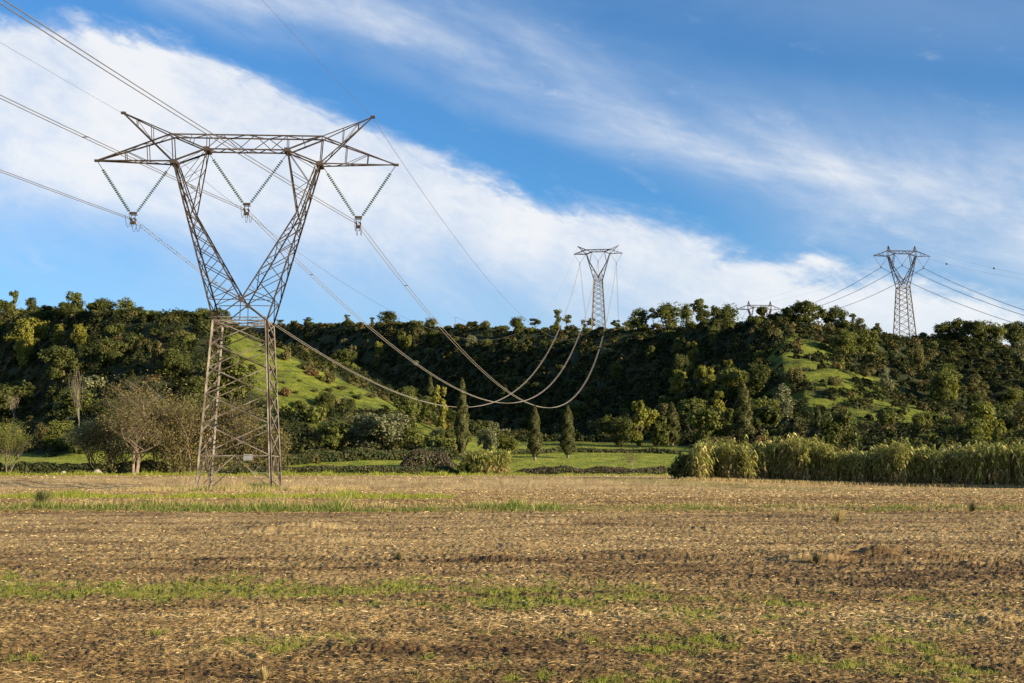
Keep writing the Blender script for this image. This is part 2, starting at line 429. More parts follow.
def hill_material():
    m, t = new_mat('hill grass and scrub floor')
    g = t.n('ShaderNodeNewGeometry')
    a = t.n('ShaderNodeTexNoise', Vector=g.outputs['Position'], Scale=0.35, Detail=8, Roughness=0.65).outputs['Fac']
    b = t.n('ShaderNodeTexNoise', Vector=g.outputs['Position'], Scale=0.06, Detail=4, Roughness=0.5).outputs['Fac']
    c = t.n('ShaderNodeTexNoise', Vector=g.outputs['Position'], Scale=2.2, Detail=6, Roughness=0.7).outputs['Fac']
    op = t.n('ShaderNodeAttribute', _attribute_name='open').outputs['Fac']
    mz = t.n('ShaderNodeMapping', Vector=g.outputs['Position'], Scale=(0.05, 0.05, 0.9))
    tr_ = t.n('ShaderNodeTexNoise', Vector=mz.outputs[0], Scale=1.0, Detail=5, Roughness=0.6).outputs['Fac']
    grass = t.ramp(t.math('ADD', t.math('ADD', t.math('MULTIPLY', a, 0.45), t.math('MULTIPLY', c, 0.3)), t.math('MULTIPLY', tr_, 0.25)),
                   [(0.32, (0.022, 0.032, 0.008)), (0.43, (0.055, 0.070, 0.013)), (0.51, (0.115, 0.138, 0.018)), (0.58, (0.16, 0.165, 0.028)), (0.64, (0.13, 0.105, 0.04)), (0.78, (0.20, 0.15, 0.07))])
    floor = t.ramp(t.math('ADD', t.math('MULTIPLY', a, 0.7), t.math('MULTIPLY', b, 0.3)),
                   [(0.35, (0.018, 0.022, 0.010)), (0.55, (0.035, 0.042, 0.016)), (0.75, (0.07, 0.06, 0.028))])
    md = t.n('ShaderNodeAttribute', _attribute_name='mead').outputs['Fac']
    grass = t.mix(md, grass, t.mix(t.smooth(a, 0.35, 0.65), (0.13, 0.175, 0.02), (0.27, 0.27, 0.045)))
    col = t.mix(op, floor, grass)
    p = t.n('ShaderNodeBsdfPrincipled', Base__Color=col, Roughness=0.95)
    p.inputs['Specular IOR Level'].default_value = 0.1
    bp = t.n('ShaderNodeBump', Height=t.math('ADD', a, t.math('MULTIPLY', c, 0.35)), Strength=0.8, Distance=0.9)
    t.nt.links.new(bp.outputs[0], p.inputs['Normal'])
    t.n('ShaderNodeOutputMaterial', Surface=p.outputs[0])
    return m
M['field'] = field_material()
M['hill'] = hill_material()

# ------------------------------------------------------------------ the field (one sheet up to the far edge)
def rowD(y): return CAMZ * FPX / (y - HOR)           # distance of a flat-ground image row
def greenness(X, Y):
    """0..1 cover of fresh grass over the stubble (bands left by the sowing rows)"""
    D = np.maximum(Y, 3.0); ry = HOR + CAMZ * FPX / D; rx = 512 + FPX * X / D
    n = fbm(X * 1.1, Y * 0.9, 61, 4); nb = fbm(X * 0.32, Y * 0.5, 71, 3); nf = fbm(X * 5, Y * 3, 75, 2)
    def band(yc, hw, s=1.0): return s * np.exp(-((ry - yc + (nb - .5) * 9) / hw) ** 2)
    b = band(585, 13, 1.0) * (0.72 - 0.66 * sst(280, 680, rx)) + band(603, 9, 1.0) * np.exp(-((rx - 600) / 130) ** 2) * 0.6
    b += band(624, 20) * sst(790, 900, rx) * 0.30 + band(640, 12) * 0.34 * (1 - 0.8 * sst(250, 420, rx)) + band(668, 14) * 0.14
    b += band(596, 26) * 0.15 * sst(560, 760, rx)
    b += 0.10 * sst(560, 640, ry)
    v = b * 1.0 + (n - 0.5) * 1.5 + (nb - 0.5) * 0.9 + (nf - 0.5) * 1.1 - 0.37
    g = sst(0.0, 0.45, v) * sst(0.04, 0.16, b)
    # strip edges further out
    e1 = np.clip(1.2 - ((Y - 57 - 0.012 * X) / 3.6) ** 2, 0, 1) * (0.62 - 0.3 * sst(-5, 15, X))
    e2 = np.clip(1.2 - ((Y - 83) / 6.5) ** 2, 0, 1) * sst(-37, -30, X) * (1 - sst(-10, 0, X))
    e3 = sst(188, 197, Y + (n - 0.5) * 6)
    # thin greenish streak running in front of the canes
    yc = 175 - 1.35 * (X - 5)
    e4 = np.clip(1.1 - ((Y - yc + 22) / 9) ** 2, 0, 1) * 0.55 * sst(-20, 15, X)
    g2 = np.maximum(e1, np.maximum(e2 * .7, e4)) * sst(0.30, 0.5, n + 0.12)
    return np.clip(np.maximum(np.maximum(g, g2), e3), 0, 1)
def strawness(X, Y):
    s = 0.50 + (fbm(X * 0.10, Y * 0.42, 81, 4) - 0.5) * 0.5 + (fbm(X * 0.7, Y * 1.8, 91, 3) - 0.5) * 0.9
    D = np.maximum(Y, 3.0); ry = HOR + CAMZ * FPX / D; rx = 512 + FPX * X / D
    def band(yc, hw): return np.exp(-((ry - yc) / hw) ** 2)
    s = s + 0.16 * band(538, 16) + 0.14 * band(613, 9) - 0.14 * band(565, 6) - 0.09 * band(659, 13) + 0.10 * band(632, 6)
    s = s - 0.14 * band(575, 14) * sst(650, 900, rx) - 0.10 * sst(640, 700, ry)
    s = s + .28 * sst(66, 100, Y)
    return np.clip(s, 0, 1)
CLODS = [(282, 531, .9, .14), (297, 526, 1.0, .16), (268, 541, .7, .10), (258, 530, .5, .08), (345, 540, .5, .07), (868, 556, 1.1, .13), (893, 558, .7, .08), (812, 560, .35, .12),
         (680, 557, .6, .06), (600, 557, .4, .05), (465, 557, .6, .07), (497, 560, .5, .07), (975, 563, .4, .06), (965, 616, .5, .08), (990, 621, .4, .06), (525, 547, .6, .07), (640, 553, .7, .05), (200, 600, .5, .05), (370, 640, .4, .05), (560, 520, 1.2, .08), (700, 528, 1.0, .08)]
CL = [(unproj(x, y, rowD(y)), r, h) for x, y, r, h in CLODS]
def field_z(X, Y, fine=True):
    z = gbase(X, Y)
    z = z + (fbm(X / 9, Y / 9, 101, 2) - 0.5) * 0.10 * sst(4, 12, Y)
    if fine:
        a = fbm(X * 2.0, Y * 3.0, 111, 3); b = fbm(X * 9, Y * 11, 121, 3); c = vnoise(X * 38, Y * 42, 131)
        rough = 0.75 + 0.5 * vnoise(X * 0.4, Y * 0.9, 141)
        z = z + rough * ((a - 0.5) * 0.036 + (b - 0.5) * 0.042 + (c - 0.5) * 0.040)
        # larger clods stand proud
        z = z + 0.03 * np.clip(vnoise(X * 5.5, Y * 6.5, 151) - 0.72, 0, 1) / 0.28 * rough
    for p, r, h in CL:
        q = ((X - p.x) / (r * 1.9)) ** 2 + ((Y - p.y) / r) ** 2
        m = q < 6
        if np.any(m):
            z = z + np.where(m, h * np.exp(-q * 1.3) * (0.4 + 1.3 * fbm(X * 3.3, Y * 4, 161, 3)), 0)
    # slightly raised verge and ditch
    z = z + 0.12 * np.exp(-((Y - 59) / 3) ** 2) - 0.14 * np.exp(-((Y - 54.2) / 1.4) ** 2)
    # low mound under the pylon
    z = z + 0.10 * np.exp(-((X + 26.3) / 8) ** 2 - ((Y - 118) / 5) ** 2)
    return z
yr = np.concatenate([np.arange(262, 60, -0.62), np.arange(60, 14, -0.55), np.arange(14, 4.0, -0.35)])
Dr = CAMZ * FPX / yr
Dr = Dr[(Dr > 7.5) & (Dr < 204)]
Dr = np.concatenate([[-60, -20, -5, 0, 2.5, 4, 5, 6, 7], Dr, [204.0]])
ur = np.arange(-0.56, 0.5601, 0.00115)
uw = np.concatenate([-np.geomspace(6, 0.58, 30), ur, np.geomspace(0.58, 6, 30)])
UU, DD = np.meshgrid(uw, Dr)
scale_d = np.where(DD < 7.4, 7.4, DD)
XX = UU * scale_d
ZZ = field_z(XX, DD)
nr, nc = XX.shape
# ragged far end: join the hill sheet exactly
ZZ[-1, :] = terrain(XX[-1, :], DD[-1, :])
idx = np.arange(nr * nc).reshape(nr, nc)
F = np.stack([idx[:-1, :-1], idx[:-1, 1:], idx[1:, 1:], idx[1:, :-1]], -1).reshape(-1, 4)
me = np_mesh('field', np.stack([XX, DD, ZZ], -1), F, M['field'], attrs={'green': greenness(XX, DD).ravel(), 'straw': strawness(XX, DD).ravel()}, smooth=True)
tag(link('ground', me), kind='structure')['label'] = 'brown stubble field with green bands'

# ------------------------------------------------------------------ hills and meadow beyond the field
def in_poly(px, py, poly):
    px = np.asarray(px); py = np.asarray(py); ins = np.zeros(px.shape, bool)
    n = len(poly)
    for i in range(n):
        x1, y1 = poly[i]; x2, y2 = poly[(i + 1) % n]
        c = ((y1 > py) != (y2 > py))
        with np.errstate(divide='ignore', invalid='ignore'):
            xi = (x2 - x1) * (py - y1) / (y2 - y1) + x1
        ins ^= c & (px < xi)
    return ins
OPEN_L = [(226, 322), (262, 342), (300, 362), (350, 384), (398, 402), (418, 420), (380, 412), (330, 404), (292, 412), (268, 400), (240, 380), (222, 350)]
OPEN_L2 = [(300, 418), (345, 424), (372, 440), (332, 440)]
OPEN_L3 = [(396, 414), (440, 425), (470, 440), (466, 452), (420, 440)]
OPEN_R = [(778, 334), (800, 332), (835, 350), (868, 378), (884, 394), (840, 390), (800, 380), (784, 368)]
OPEN_RL = [(780, 350), (800, 360), (850, 372), (905, 382), (965, 425), (880, 434), (800, 424), (765, 405)]
OPEN_R2 = [(850, 344), (880, 362), (930, 395), (900, 392)]
def openness(X, Y):
    Z = terrain(X, Y); px, py = proj(X, Y, Z)
    px = px + (fbm(X / 7, Y / 9, 237, 3) - .5) * 46; py = py + (fbm(X / 8, Y / 8, 239, 3) - .5) * 20
    near = (Y < 520)
    rp = fbm(X / 10, Y / 10, 229, 3)
    o = in_poly(px, py, OPEN_L) | in_poly(px, py, OPEN_L2) | in_poly(px, py, OPEN_L3) | (in_poly(px, py, OPEN_R) & (rp > .28))
    o |= in_poly(px, py, OPEN_RL) & (fbm(X / 7, Y / 7, 227, 3) > .42)
    o = o & near
    L = np.interp(X, LX, LZ)
    mead = (Y < 252 + sst(-92, -125, X) * 30) & (X < -2)
    mead |= (Y < 378) & (X >= -12) & (X < 44)
    mead |= (Y < 268) & (X >= 44)
    return o | mead
ys = np.concatenate([np.arange(204, 420, 1.15), np.arange(420, 760, 2.2), np.arange(762, 1260, 4.5), np.geomspace(1262, 7000, 30)])
us = np.concatenate([-np.geomspace(4, 0.64, 26), np.arange(-0.62, 0.6201, 0.0042), np.geomspace(0.64, 4, 26)])
UU, DD = np.meshgrid(us, ys); XX = UU * DD; ZZ = terrain(XX, DD)
nr, nc = XX.shape; idx = np.arange(nr * nc).reshape(nr, nc)
F = np.stack([idx[:-1, :-1], idx[:-1, 1:], idx[1:, 1:], idx[1:, :-1]], -1).reshape(-1, 4)
OP = openness(XX, DD).astype(float)
for _ in range(2):
    OP[1:-1, 1:-1] = (OP[1:-1, 1:-1] * 2 + OP[:-2, 1:-1] + OP[2:, 1:-1] + OP[1:-1, :-2] + OP[1:-1, 2:]) / 6
me = np_mesh('hills', np.stack([XX, DD, ZZ], -1), F, M['hill'], attrs={'open': OP.ravel(), 'mead': ((DD < 300) & (ZZ < 9.5)).astype(float).ravel()}, smooth=True)
tag(link('hills', me), kind='structure')['label'] = 'wooded hills and green meadow beyond the field'

# ------------------------------------------------------------------ foliage builders
def quads(P, Nn, size, asp=1.7, fold=0.0):
    """leaf-shaped quads at P facing Nn; size per leaf"""
    n = len(P)
    Nn = Nn / (np.linalg.norm(Nn, axis=1, keepdims=True) + 1e-9)
    r = rng.normal(size=(n, 3)); T = np.cross(Nn, r); T /= (np.linalg.norm(T, axis=1, keepdims=True) + 1e-9)
    B = np.cross(Nn, T)
    s = np.asarray(size).reshape(-1, 1) * np.ones((n, 1))
    V = np.stack([P + T * s * asp / 2, P + B * s / 2 + T * s * 0.1, P - T * s * asp / 2, P - B * s / 2 + T * s * 0.1], 1)
    return V.reshape(-1, 3), np.arange(n * 4).reshape(-1, 4)
def lobes_crown(lobes, n, leaf, shell=(0.72, 1.08), up=0.35):
    """lobes: (cx,cy,cz, rx,ry,rz); leaves through the outer shell of every lobe, sparse inside"""
    L = np.array(lobes, float)
    vol = (L[:, 3] * L[:, 4] * L[:, 5]) ** (2 / 3); pr = vol / vol.sum()
    k = rng.choice(len(L), n, p=pr)
    d = rng.normal(size=(n, 3)); d /= np.linalg.norm(d, axis=1, keepdims=True)
    # clumps: snap directions towards a few sprays per lobe so light falls in patches
    spr = rng.normal(size=(len(L), 16, 3)); spr /= np.linalg.norm(spr, axis=2, keepdims=True)
    si = rng.integers(0, 16, n); cl = spr[k, si]
    d = d * 0.48 + cl; d /= np.linalg.norm(d, axis=1, keepdims=True)
    rr = rng.uniform(shell[0], shell[1], n) * (0.72 + 0.50 * rng.random((len(L), 16))[k, si])
    inner = rng.random(n) < 0.22
    rr = np.where(inner, rng.uniform(0.25, 0.8, n), rr)
    P = L[k, :3] + d * rr[:, None] * L[k, 3:6]
    Nn = d * 0.8 + rng.normal(size=(n, 3)) * 0.55 + np.array([0, 0, up])
    size = leaf * rng.uniform(0.6, 1.3, n)
    return P, Nn, size
def crown_mesh(name, lobes, n, leaf, mat, **kw):
    P, Nn, s = lobes_crown(lobes, n, leaf, **kw)
    V, Fq = quads(P, Nn, s)
    return np_mesh(name, V, Fq, mat, rnd=rng.random(n))
def rand_lobes(h, r, base, nl, rs=(0.30, 0.52), flat=0.85, seed=0):
    g = np.random.default_rng(seed)
    out = []
    for i in range(nl):
        an = g.uniform(0, 2 * math.pi); t = g.random()
        z = lerp(base, h, 0.06 + 0.80 * t)
        env = math.sin(math.pi * min(max((z - base) / (h - base), 0.05), 0.97)) ** 0.6
        rad = r * env * math.sqrt(g.random()) * 0.72
        q = r * g.uniform(*rs)
        out.append((math.cos(an) * rad, math.sin(an) * rad, z, q, q * g.uniform(.85, 1.15), q * flat))
    return out
def trunk_mesh(name, h, r, mat, lean=0.03, limbs=5, top=0.6, seed=0):
    g = random.Random(seed); m = MB()
    pts = []; x = y = 0
    for i in range(6):
        t = i / 5; pts.append((x, y, t * h * top)); x += g.uniform(-lean, lean) * h; y += g.uniform(-lean, lean) * h
    m.tube(pts, [r * 1.35, r * 1.0, r * .85, r * .7, r * .52, r * .3], 7)
    for i in range(limbs):
        b = Vector(pts[2 + i % 3]); an = g.uniform(0, 6.28); l = h * g.uniform(.22, .36)
        e = b + Vector((math.cos(an) * l * .7, math.sin(an) * l * .7, l * .8))
        mid = (b + e) / 2 + Vector((0, 0, -l * .08))
        m.tube([b, mid, e], [r * .5, r * .33, r * .12], 5)
    return m.mesh(name, mat, True)
def branching(h, r, seed, levels=4, spread=0.55, mat=None, up=0.25, n0=1, droop=0.0, first=0.22):
    """a bare branching tree; returns the wood mesh builder and the twig tips"""
    g = random.Random(seed); m = MB(); tips = []
    def grow(p, d, l, rad, lev):
        segs = 3; pts = [p]; q = p; dd = d.copy()
        for i in range(segs):
            dd = (dd + Vector((g.uniform(-.22, .22), g.uniform(-.22, .22), g.uniform(-.1, .16) + up * .2 - droop * .15 * lev))).normalized()
            q = q + dd * l / segs; pts.append(q)
        rr = [rad, rad * .82, rad * .66, rad * .5]
        m.tube(pts, rr, 6 if lev < 2 else (4 if lev < 3 else 3), cap=False)
        if lev >= levels: tips.append((q, dd)); return
        k = g.choice([3, 3, 4]) if lev else 4
        for j in range(k):
            t = g.uniform(.35, 1.0) if j else 1.0
            b = pts[0].lerp(pts[-1], t) if t == 1 else pts[min(int(t * segs), segs - 1)].lerp(pts[min(int(t * segs) + 1, segs)], (t * segs) % 1)
            an = g.uniform(0, 6.28); side = Vector((math.cos(an), math.sin(an), g.uniform(-.05, .35)))
            nd = (dd * (1 - spread) + side * spread + Vector((0, 0, up * .4))).normalized()
            grow(b, nd, l * g.uniform(.62, .86), rad * (.5 if j else .62) * g.uniform(.85, 1.1), lev + 1)
    for i in range(n0):
        a = g.uniform(0, 6.28); d = Vector((math.cos(a) * .16 * (n0 > 1), math.sin(a) * .16 * (n0 > 1), 1)).normalized()
        grow(Vector((math.cos(a) * .3 * (n0 > 1), math.sin(a) * .3 * (n0 > 1), -0.1)), d, h * (first + .09), r, 0)
    return m, tips
def tip_leaves(name, tips, n, spread, leaf, mat, extra=None):
    T = np.array([t[0] for t in tips]); k = rng.integers(0, len(T), n)
    P = T[k] + rng.normal(size=(n, 3)) * spread
    V, Fq = quads(P, rng.normal(size=(n, 3)) + np.array([0, 0, .3]), leaf * rng.uniform(.6, 1.3, n))
    return np_mesh(name, V, Fq, mat, rnd=rng.random(n))

# proto kinds, all 10 m tall and about their own natural width -------------------------------------------
PROTO = {}
def add_proto(key, crown, trunk): PROTO.setdefault(key, []).append((crown, trunk))
for v in range(4):     # broad round evergreen oaks
    for mk in ('dark', 'mid', 'olive', 'yellow'):
        add_proto('round_' + mk, crown_mesh('crown', rand_lobes(10, 4.8, 0.6, (19, 14, 22, 17)[v], (.22, .5), seed=10 + v), 5600, .38, M[mk]), trunk_mesh('trunk', 10, .24, M['bark'], seed=v))
for v in range(5):     # taller upright trees
    for mk in ('dark', 'mid', 'yellow', 'brown', 'olive'):
        add_proto('tall_' + mk, crown_mesh('crown', rand_lobes(10, (3.0, 2.4, 3.5, 2.7, 3.2)[v], 0.7, (15, 11, 18, 9, 13)[v], (0.28, 0.55), 1.15, seed=30 + v), 4000, .34, M[mk]), trunk_mesh('trunk', 10, .18, M['bark'], seed=5 + v))
for v in range(2):     # open umbrella crowns on visible trunks (ridge line)
    for mk in ('dark', 'mid'):
        lb = [(l[0], l[1], l[2], l[3], l[4], l[5] * .7) for l in rand_lobes(10, 4.0, 5.0, 9, (0.28, 0.45), 0.8, seed=50 + v)]
        add_proto('umbrella_' + mk, crown_mesh('crown', lb, 2600, .34, M[mk]), trunk_mesh('trunk', 10, .22, M['bark'], limbs=7, top=.8, seed=12 + v))
for v in range(2):     # ivy-clad slender columns
    lb = [(g_ * .35, -g_ * .3, 1.2 + i * 1.15, .95 - .03 * i, .9, 1.0) for i, g_ in enumerate(np.random.default_rng(60 + v).normal(size=7))] + [(0, 0, 9.0, 1.5, 1.4, .95)]
    for mk in ('dark', 'mid'):
        add_proto('slim_' + mk, crown_mesh('crown', lb, 2200, .30, M[mk]), trunk_mesh('trunk', 10, .2, M['bark'], limbs=2, top=.8, seed=20 + v))
def cypress_crown(n, wmax, seed, mat):
    g = np.random.default_rng(seed)
    z = g.beta(1.25, 1.35, n) * 9.1 + 0.85
    t = (z - 0.85) / 9.15
    rad = wmax * np.minimum(1, (t + .03) * 5) ** .6 * (1 - t ** 2.6) ** .8
    an = g.uniform(0, 2 * math.pi, n)
    wob = 1 + .10 * np.sin(z * 1.3 + seed * 2.1) + .16 * np.sin(an * 3 + z * 2.1 + seed) + .14 * np.sin(an * 5 - z * 3.7)
    rr = rad * wob * np.where(g.random(n) < .8, g.uniform(.82, 1.06, n), g.uniform(.3, .9, n))
    P = np.stack([np.cos(an) * rr, np.sin(an) * rr, z], 1)
    Nn = np.stack([np.cos(an), np.sin(an), 0.1 + 0 * an], 1) + g.normal(size=(n, 3)) * .38
    V, Fq = quads(P, Nn, .13 * g.uniform(.6, 1.3, n), asp=2.2)
    return np_mesh('crown', V, Fq, mat, rnd=g.random(n))
for v in range(3):
    add_proto('cypress', cypress_crown(13000, .78, v + 1, M['cypress']), trunk_mesh('trunk', 10, .14, M['bark_pale'], lean=.004, limbs=0, top=.7, seed=v))
for v in range(2):     # bare or nearly bare trees
    wm, tips = branching(10, .17, 70 + v, 4, .5, up=.35, first=.22)
    add_proto('bare', tip_leaves('crown', tips, 500, .3, .16, M['brown']), wm.mesh('trunk', M['bark_pale'], True))
for v in range(3):     # sparse autumn trees with many fine branches
    wm, tips = branching(10, .16, 80 + v, 4, .42, up=.45, first=.2)
    add_proto('sparse', tip_leaves('crown', tips, 2600, .42, .19, M['brown']), wm.mesh('trunk', M['bark_pale'], True))
    wm, tips = branching(10, .16, 90 + v, 4, .42, up=.45, first=.2)
    add_proto('sparse_olive', tip_leaves('crown', tips, 3400, .45, .2, M['olive']), wm.mesh('trunk', M['bark'], True))
SHRUB = {}
for mk in ('dark', 'mid', 'brown', 'olive', 'yellow', 'russet'):
    for v in range(2):
        lb = [(math.cos(a_) * r_, math.sin(a_) * r_, .42 + z_, q_, q_, q_ * .85) for a_, r_, z_, q_ in
              [(6.28 * i / 7 + v, .52 * (i > 0), .35 * ((i * 37 + v * 11) % 10) / 10, .5 + .15 * ((i * 13) % 5) / 5) for i in range(7)]]
        SHRUB.setdefault(mk, []).append(crown_mesh('foliage', lb, 1100, .16, M[mk]))

# ------------------------------------------------------------------ registering plants with labels
TREES = []     # (root, base label, px)
COLW = {'dark': 'dark green', 'mid': 'mid green', 'yellow': 'yellow green', 'brown': 'brownish', 'olive': 'grey olive', 'russet': 'russet'}
SHW = {'round': 'round-crowned', 'tall': 'upright', 'umbrella': 'umbrella-crowned', 'slim': 'slender ivy-clad', 'cypress': 'pointed cypress', 'bare': 'leafless pale', 'sparse': 'thin autumn'}
XZ = [(45, 'at left edge'), (100, 'left of big bare tree'), (165, 'above big bare tree'), (205, 'just left of big pylon'), (290, 'behind the big pylon'), (345, 'right of the big pylon'),
      (405, 'above olive-grey tree'), (450, 'left of tallest cypress'), (500, 'beyond tallest cypress'), (545, 'behind middle cypress'), (585, 'behind third cypress'), (625, 'below small ridge pylon'),
      (665, 'left of reed bed'), (700, 'above reed bed end'), (735, 'left of dark cypress'), (790, 'beyond dark cypress'), (835, 'on bright right spur'), (880, 'left of right-hand pylon'),
      (925, 'under right-hand pylon'), (975, 'beyond right-hand pylon'), (3000, 'at right edge')]
def xzone(px):
    for a, s in XZ:
        if px < a: return s
def yzone(px, py, D):
    if py < (333 if px < 700 else 340): return 'on skyline'
    if py < 362: return 'high up'
    if py < 395: return 'half way up'
    if py < 430: return 'low down'
    return 'at hill foot'
def plant_tree(key, loc, h, wfac=1.0, label=None, group=None, var=None, rz=None, sink=0.25, name=None):
    protos = PROTO[key]; crown, trunk = protos[var if var is not None else random.randrange(len(protos))]
    shape = key.split('_')[0]
    name = name or {'cypress': 'cypress_tree', 'bare': 'bare_tree', 'umbrella': 'umbrella_tree', 'round': 'oak_tree', 'slim': 'slender_tree', 'tall': 'tree', 'sparse': 'sparse_tree'}[shape]
    o = empty(name, (loc[0], loc[1], loc[2] - sink), random.uniform(0, 6.28) if rz is None else rz)
    s = h / 10.0; o.scale = (s * wfac, s * wfac * random.uniform(.92, 1.08), s)
    link('trunk', trunk, o); link('crown', crown, o)
    px, py = proj(loc[0], loc[1], loc[2])
    if label is None:
        ck = key.split('_')[1] if '_' in key else None
        size = 'small' if h < 6.5 else ('tall' if h > 11 else '')
        label = ' '.join(x for x in (size, COLW.get(ck, ''), SHW[shape], 'tree', yzone(px, py, loc[1]), xzone(px)) if x)
        TREES.append((o, label, float(px), float(py)))
    o['label'] = label; o['category'] = 'tree'; o['group'] = group or 'trees on the hills'
    return o
def plant_shrub(mk, loc, w_, h_, label=None):
    me = SHRUB[mk][random.randrange(2)]
    o = link('shrub', me); o.location = (loc[0], loc[1], loc[2] - .12); o.rotation_euler = (0, 0, random.uniform(0, 6.28))
    o.scale = (w_ / 2, w_ / 2 * random.uniform(.85, 1.15), h_ / 1.35)
    px, py = proj(loc[0], loc[1], loc[2])
    if label is None:
        size = 'low' if h_ < 1.9 else ('big' if h_ > 3.0 else '')
        label = ' '.join(x for x in (size, COLW[mk], 'shrub', yzone(px, py, loc[1]), xzone(px)) if x)
        TREES.append((o, label, float(px), float(py)))
    o['label'] = label; o['category'] = 'shrub'; o['group'] = 'shrubs on the hills'
    return o
ORD = ['first', 'second', 'third', 'fourth', 'fifth', 'sixth', 'seventh', 'eighth', 'ninth', 'tenth', 'eleventh', 'twelfth', 'thirteenth', 'fourteenth', 'fifteenth', 'sixteenth', 'seventeenth', 'eighteenth', 'nineteenth', 'twentieth']
NUMW = ['zero', 'one', 'two', 'three', 'four', 'five', 'six', 'seven', 'eight', 'nine', 'ten', 'eleven', 'twelve', 'thirteen', 'fourteen', 'fifteen', 'sixteen', 'seventeen', 'eighteen', 'nineteen', 'twenty']
def settle_labels():
    by = {}
    for t in TREES: by.setdefault(t[1], []).append(t)
    for lab, ts in by.items():
        n = len(ts)
        if n == 1: continue
        if n > 2 and len(lab.replace('-', ' ').split()) > 10: lab = lab.replace('-crowned', '').replace('slender ivy-clad', 'slender').replace('the ', '')
        ts.sort(key=lambda t: t[2])
        for i, t in enumerate(ts):
            if n == 2: s = ['left one', 'right one'][i]
            elif i == 0: s = 'leftmost of %s' % NUMW[min(n, 20)]
            elif i == n - 1: s = 'rightmost of %s' % NUMW[min(n, 20)]
            else: s = '%s of %s from left' % (ORD[min(i, 19)], NUMW[min(n, 20)])
            full = lab + ', ' + s
            while len(full.replace('-', ' ').split()) > 16 and ' the ' in full: full = full.replace(' the ', ' ', 1)
            if len(full.replace('-', ' ').split()) > 16: full = full.replace('-crowned', '').replace('-hand', '').replace('half way up', 'halfway').replace('ivy-clad ', '')
            t[0]['label'] = full

# ------------------------------------------------------------------ named trees of the photograph
USED = []       # (x, y, radius) already taken
def at_px(px, py, **kw):
    p = raycast(px, py, **kw)
    return p
def crest_point(px, ylo=445, dmin=300, dmax=1300):
    """the terrain's skyline point for a bearing"""
    u = (px - 512) / FPX; D = np.arange(dmin, dmax, 1.0)
    X = u * D * 1.02; h = terrain(X, D); _, py = proj(X, D, h)
    i = int(np.argmin(py)); return Vector((X[i], D[i], h[i])), float(py[i])
def skyline(px, top, key, wpx=None, back=0):
    """tree on the skyline whose top reaches the image row `top`"""
    p, py = crest_point(px)
    D = p.y; h = max((py - top) * D / FPX / 0.985, 2.5)
    if h > 17: h = 17
    wf = 1.0; wpx = wpx * random.uniform(1.05, 1.5) if wpx and key[:4] != 'slim' else wpx
    nat = {'round': 9.6, 'tall': 5.8, 'umbrella': 8.6, 'slim': 2.9, 'cypress': 1.8, 'bare': 6.0, 'sparse': 6.0}[key.split('_')[0]]
    if wpx: wf = min(max((wpx * D / FPX) / (nat * h / 10), .5), 2.0)
    USED.append((p.x, p.y, 3.0))
    return plant_tree(key, p, h, wf, group='trees on the skyline')
SK = [(-8, 299, 'round_dark', 26), (8, 297, 'round_dark', 24), (19, 289, 'slim_mid', 9), (38, 297, 'tall_dark', 18), (54, 303, 'round_dark', 20), (69, 300, 'tall_dark', 14), (84, 311, 'round_mid', 20), (105, 297, 'round_dark', 26),
      (126, 307, 'round_mid', 18), (145, 306, 'tall_dark', 22), (158, 313, 'round_dark', 18), (170, 310, 'tall_mid', 16), (185, 309, 'round_dark', 22), (205, 307, 'round_mid', 22), (222, 304, 'round_dark', 28), (238, 322, 'tall_mid', 12),
      (283, 319, 'umbrella_mid', 12), (298, 324, 'tall_mid', 7), (310, 317, 'umbrella_dark', 13), (323, 328, 'round_mid', 14), (334, 327, 'round_mid', 14), (349, 314, 'slim_mid', 7), (356, 323, 'slim_dark', 5), (362, 321, 'tall_dark', 7), (374, 317, 'slim_dark', 5),
      (389, 311, 'tall_dark', 17), (398, 322, 'round_dark', 10), (406, 325, 'round_dark', 12), (418, 321, 'tall_mid', 9), (432, 318, 'tall_mid', 11), (450, 325, 'round_dark', 12), (462, 327, 'round_mid', 10), (473, 320, 'round_dark', 15), (486, 318, 'bare', 7),
      (497, 329, 'round_dark', 10), (505, 325, 'tall_dark', 8), (517, 317, 'tall_mid', 14), (535, 318, 'umbrella_dark', 14), (545, 328, 'round_mid', 10), (557, 309, 'slim_mid', 8), (566, 314, 'umbrella_mid', 9), (574, 327, 'round_mid', 14), (583, 319, 'slim_mid', 6), (590, 317, 'umbrella_dark', 12),
      (600, 330, 'round_dark', 10), (615, 319, 'tall_mid', 13), (628, 317, 'round_mid', 14), (638, 308, 'tall_mid', 15), (652, 306, 'umbrella_mid', 12), (668, 303, 'tall_mid', 18), (685, 304, 'tall_mid', 10), (698, 297, 'umbrella_mid', 16), (700, 308, 'round_dark', 14),
      (716, 301, 'round_dark', 20), (727, 304, 'tall_mid', 12), (737, 322, 'round_dark', 14), (748, 315, 'tall_mid', 12), (761, 303, 'tall_dark', 13), (771, 312, 'round_dark', 14), (783, 301, 'round_dark', 22), (799, 299, 'round_dark', 26), (815, 304, 'umbrella_dark', 20), (830, 305, 'round_dark', 22), (840, 318, 'round_mid', 16),
      (849, 313, 'slim_dark', 7), (857, 316, 'tall_dark', 9), (867, 330, 'round_mid', 14), (873, 322, 'tall_mid', 13), (884, 337, 'round_dark', 12), (901, 336, 'tall_mid', 8), (917, 331, 'round_mid', 10), (928, 337, 'round_dark', 14), (938, 322, 'round_dark', 22), (951, 314, 'round_dark', 30), (968, 317, 'round_dark', 24),
      (986, 321, 'round_mid', 24), (1008, 317, 'round_dark', 26), (1024, 317, 'round_dark', 26), (1042, 320, 'round_mid', 26)]
for a in SK: skyline(*a)

